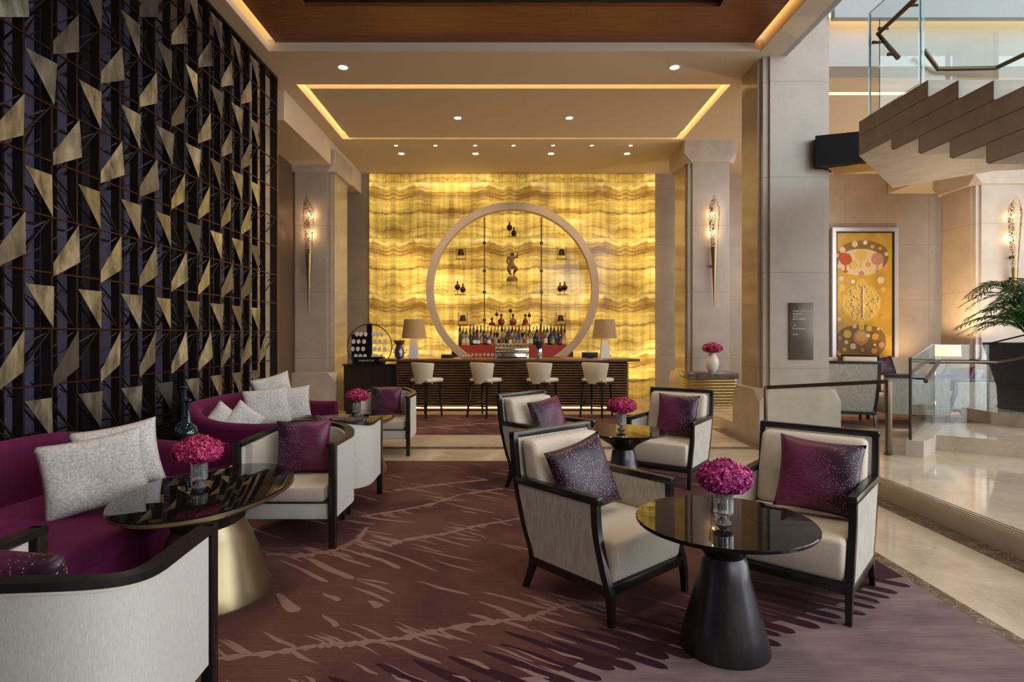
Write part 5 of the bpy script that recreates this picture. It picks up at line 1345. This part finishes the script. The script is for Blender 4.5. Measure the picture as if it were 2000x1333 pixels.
# planter with palm
t = thing('planter', 'tall dark tapered planter at the right edge above the steps', 'planter', (6.92, 7.75, Z3))
MB().ribbon([[Vector((sx*w, sy*w, z)) for sx, sy in ((-1, -1), (1, -1), (1, 1), (-1, 1))] for w, z in ((.24, 0), (.25, .30), (.36, .90), (.33, .90), (.31, .82))]).build('pot', simple('charcoal_planter', (.03, .028, .027), .45), t, bevel=.006)
pt = thing('potted_palm', 'feathery green areca palm in the dark planter at the right edge', 'palm', (6.92, 7.75, Z3+.80))
b = MB(); rnd = random.Random(11)
for k in range(34):
    a = rnd.uniform(0, 2*PI) if k > 14 else rnd.uniform(PI*.75, PI*1.3); Lf = rnd.uniform(.75, 1.15); up = rnd.uniform(.35, 1.0)
    pts = []
    for i in range(13):
        s = i/12; r = Lf*s*(.35+.65*s)*.75; z = .10+up*math.sin(s*PI*.62)*1.0-.25*s*s
        pts.append(Vector((r*math.cos(a), r*math.sin(a), z)))
    b.tube(pts, [.009*(1-.8*i/12) for i in range(13)], 5)
    for i in range(3, 13):
        for sgn in (-1, 1):
            for h_ in (0, .5):
                if i == 12 and h_: continue
                p = pts[i]+(pts[min(12, i+1)]-pts[i])*h_; tt = (pts[min(12, i+1)]-pts[i-1]).normalized(); sd = tt.cross(Vector((0, 0, 1))).normalized()*sgn
                ll = .24*(1-abs(i-7)/9); d = (sd+tt*.8+Vector((0, 0, -.25+rnd.uniform(-.15, .15)))).normalized(); wv = tt*.013
                b.add([p-wv, p+d*ll*.5-wv*1.2+Vector((0, 0, .01)), p+d*ll, p+d*ll*.5+wv*1.2], [(0, 1, 2, 3)])
b.build('fronds', M['leaf'], pt, fix=False, angle=30)
b = MB()
for k in range(7): b.tube([(.03*math.cos(k), .03*math.sin(k), 0), (.06*math.cos(k), .06*math.sin(k), .55)], .012, 6)
b.build('stems', M['leaf'], pt)

# ------------------------------------------------------------------ upper staircase
XS = 3.70
t = thing('staircase', 'stone staircase seen from below, its sawtooth flank crossing the upper right', 'staircase', (XS, 5.5, 2.9))
def sl(p): return (p[0]-XS, p[1]-5.5, p[2]-2.9)
for k in range(8):
    zt = 3.76-.155*k; yn = 5.16-.35*k; yf = min(6.18, 5.66-.375*(k-2)) if k >= 2 else 6.18
    b = MB(); b.box(XS, XS+1.9, yn, yf, zt-.149, zt); b.box(XS+.01, XS+1.8, yn+.01, yf-.01, zt-.16, zt-.14); b.v = [sl(v) for v in b.v]
    b.build('step', M['stone_grey'], t, bevel=.003, smooth=False)
b = MB(); b.prism([(3.705, 6.185), (4.94, 7.52), (5.6, 6.75), (7.6, 6.4), (7.6, 5.0), (3.705, 5.3)], 3.40, 3.46); b.v = [sl(v) for v in b.v]; b.build('landing_soffit', M['stone_grey'], t, smooth=False)
b = MB(); b.prism([(3.72, 6.2), (4.94, 7.48), (5.6, 6.75), (7.6, 6.4), (7.6, 5.2), (3.72, 5.17)], 3.46, 3.74); b.v = [sl(v) for v in b.v]; b.build('landing', M['stone_grey'], t, smooth=False)
t = thing('steel_beam', 'black box beam with gilded underside below the upper staircase', 'beam', (4.14, 7.9, 3.79))
b = MB().prism([(0, 0), (.72, -.25), (1.1, .2), (.18, .35)], .0, .41); b.build('beam_body', simple('matt_black_steel', (.006, .005, .005), .7, 0, .2), t, smooth=False)
b = MB().prism([(.2, .05), (.62, -.18), (1.0, .1), (.46, .36)], -.015, .0); b.build('underside', simple('gilded_panel', (.38, .20, .04), .35, .4, var=.3), t, smooth=False)
# upper glass balustrade
t = thing('stair_balustrade', 'clear glass balustrade with bronze handrail on the upper staircase', 'balustrade', (3.72, 5.6, 3.6))
def up_(p): return Vector((p[0]-3.72, p[1]-5.6, p[2]-3.6))
def on(x, y, X): Y = X*F/(x-CX); return (X, Y, EYE+(CY-y)*Y/F)
def up_panel(pts): return panel(pts, parent=t, fn=up_)
up_panel([on(1699, 226, 3.725), on(1797, 164, 3.725), on(1797, -60, 3.725), on(1699, 26, 3.725)])
up_panel([(3.725, 5.24, 3.58), (3.725, 4.2, 3.2), (3.725, 4.2, 4.75), (3.725, 5.24, 4.9)])
panel([(3.80, 6.0, 3.76), (5.6, 6.0, 3.76), (5.6, 6.0, 4.75), (3.80, 6.0, 4.75)], parent=t, fn=up_)
for (x, ya, yb) in ((1699, 28, 226), (1797, -60, 164)):
    a, c = on(x, ya, 3.73), on(x, yb, 3.73); MB().bar(up_(a), up_(c), .012, .02).build('edge_post', M['gunmetal'], t)
def h3(x, y, Y): return ((x-CX)*Y/F, Y, EYE+(CY-y)*Y/F)
MB().tube([up_(p) for p in (h3(1790, -4, 5.35), h3(1715, 66, 6.0), h3(1754, 113, 5.75))], .024, 12).build('handrail', M['bronze'], t)
MB().tube([up_(p) for p in (h3(1805, 98, 5.9), h3(1832, 135, 5.95), h3(1945, 133, 5.9), h3(2040, 88, 5.5))], .022, 12).build('handrail', M['bronze'], t)
for (x, y, Y, dx) in ((1716, 56, 5.98, -.05), (1704, 83, 6.0, -.04), (1775, 10, 5.45, -.05), (1734, 106, 5.8, -.04)):
    p = h3(x, y, Y); MB().tube([up_(p), up_((p[0]+.10, p[1], p[2]))], [.018, .010], 8).build('bracket', M['black_metal'], t)

# tall glazing mullions at right (structure, gives the daylight its place)
b = MB()
for k in range(7): b.box(13.9, 14.0, -4.8+k*2.2, -4.72+k*2.2, 0, 10.2)
for z in (3.4, 6.8): b.box(13.9, 14.0, -5, 9, z, z+.08)
struct(b.build('window_1', M['black_metal'], smooth=False))
b = MB()
for k in range(6): b.box(2.0+k*2.3, 2.08+k*2.3, -6.1, -6.0, 3.4, 10.2)
for z in (3.42, 6.8): b.box(2, 14, -6.1, -6.0, z, z+.08)
struct(b.build('window_2', M['black_metal'], smooth=False))
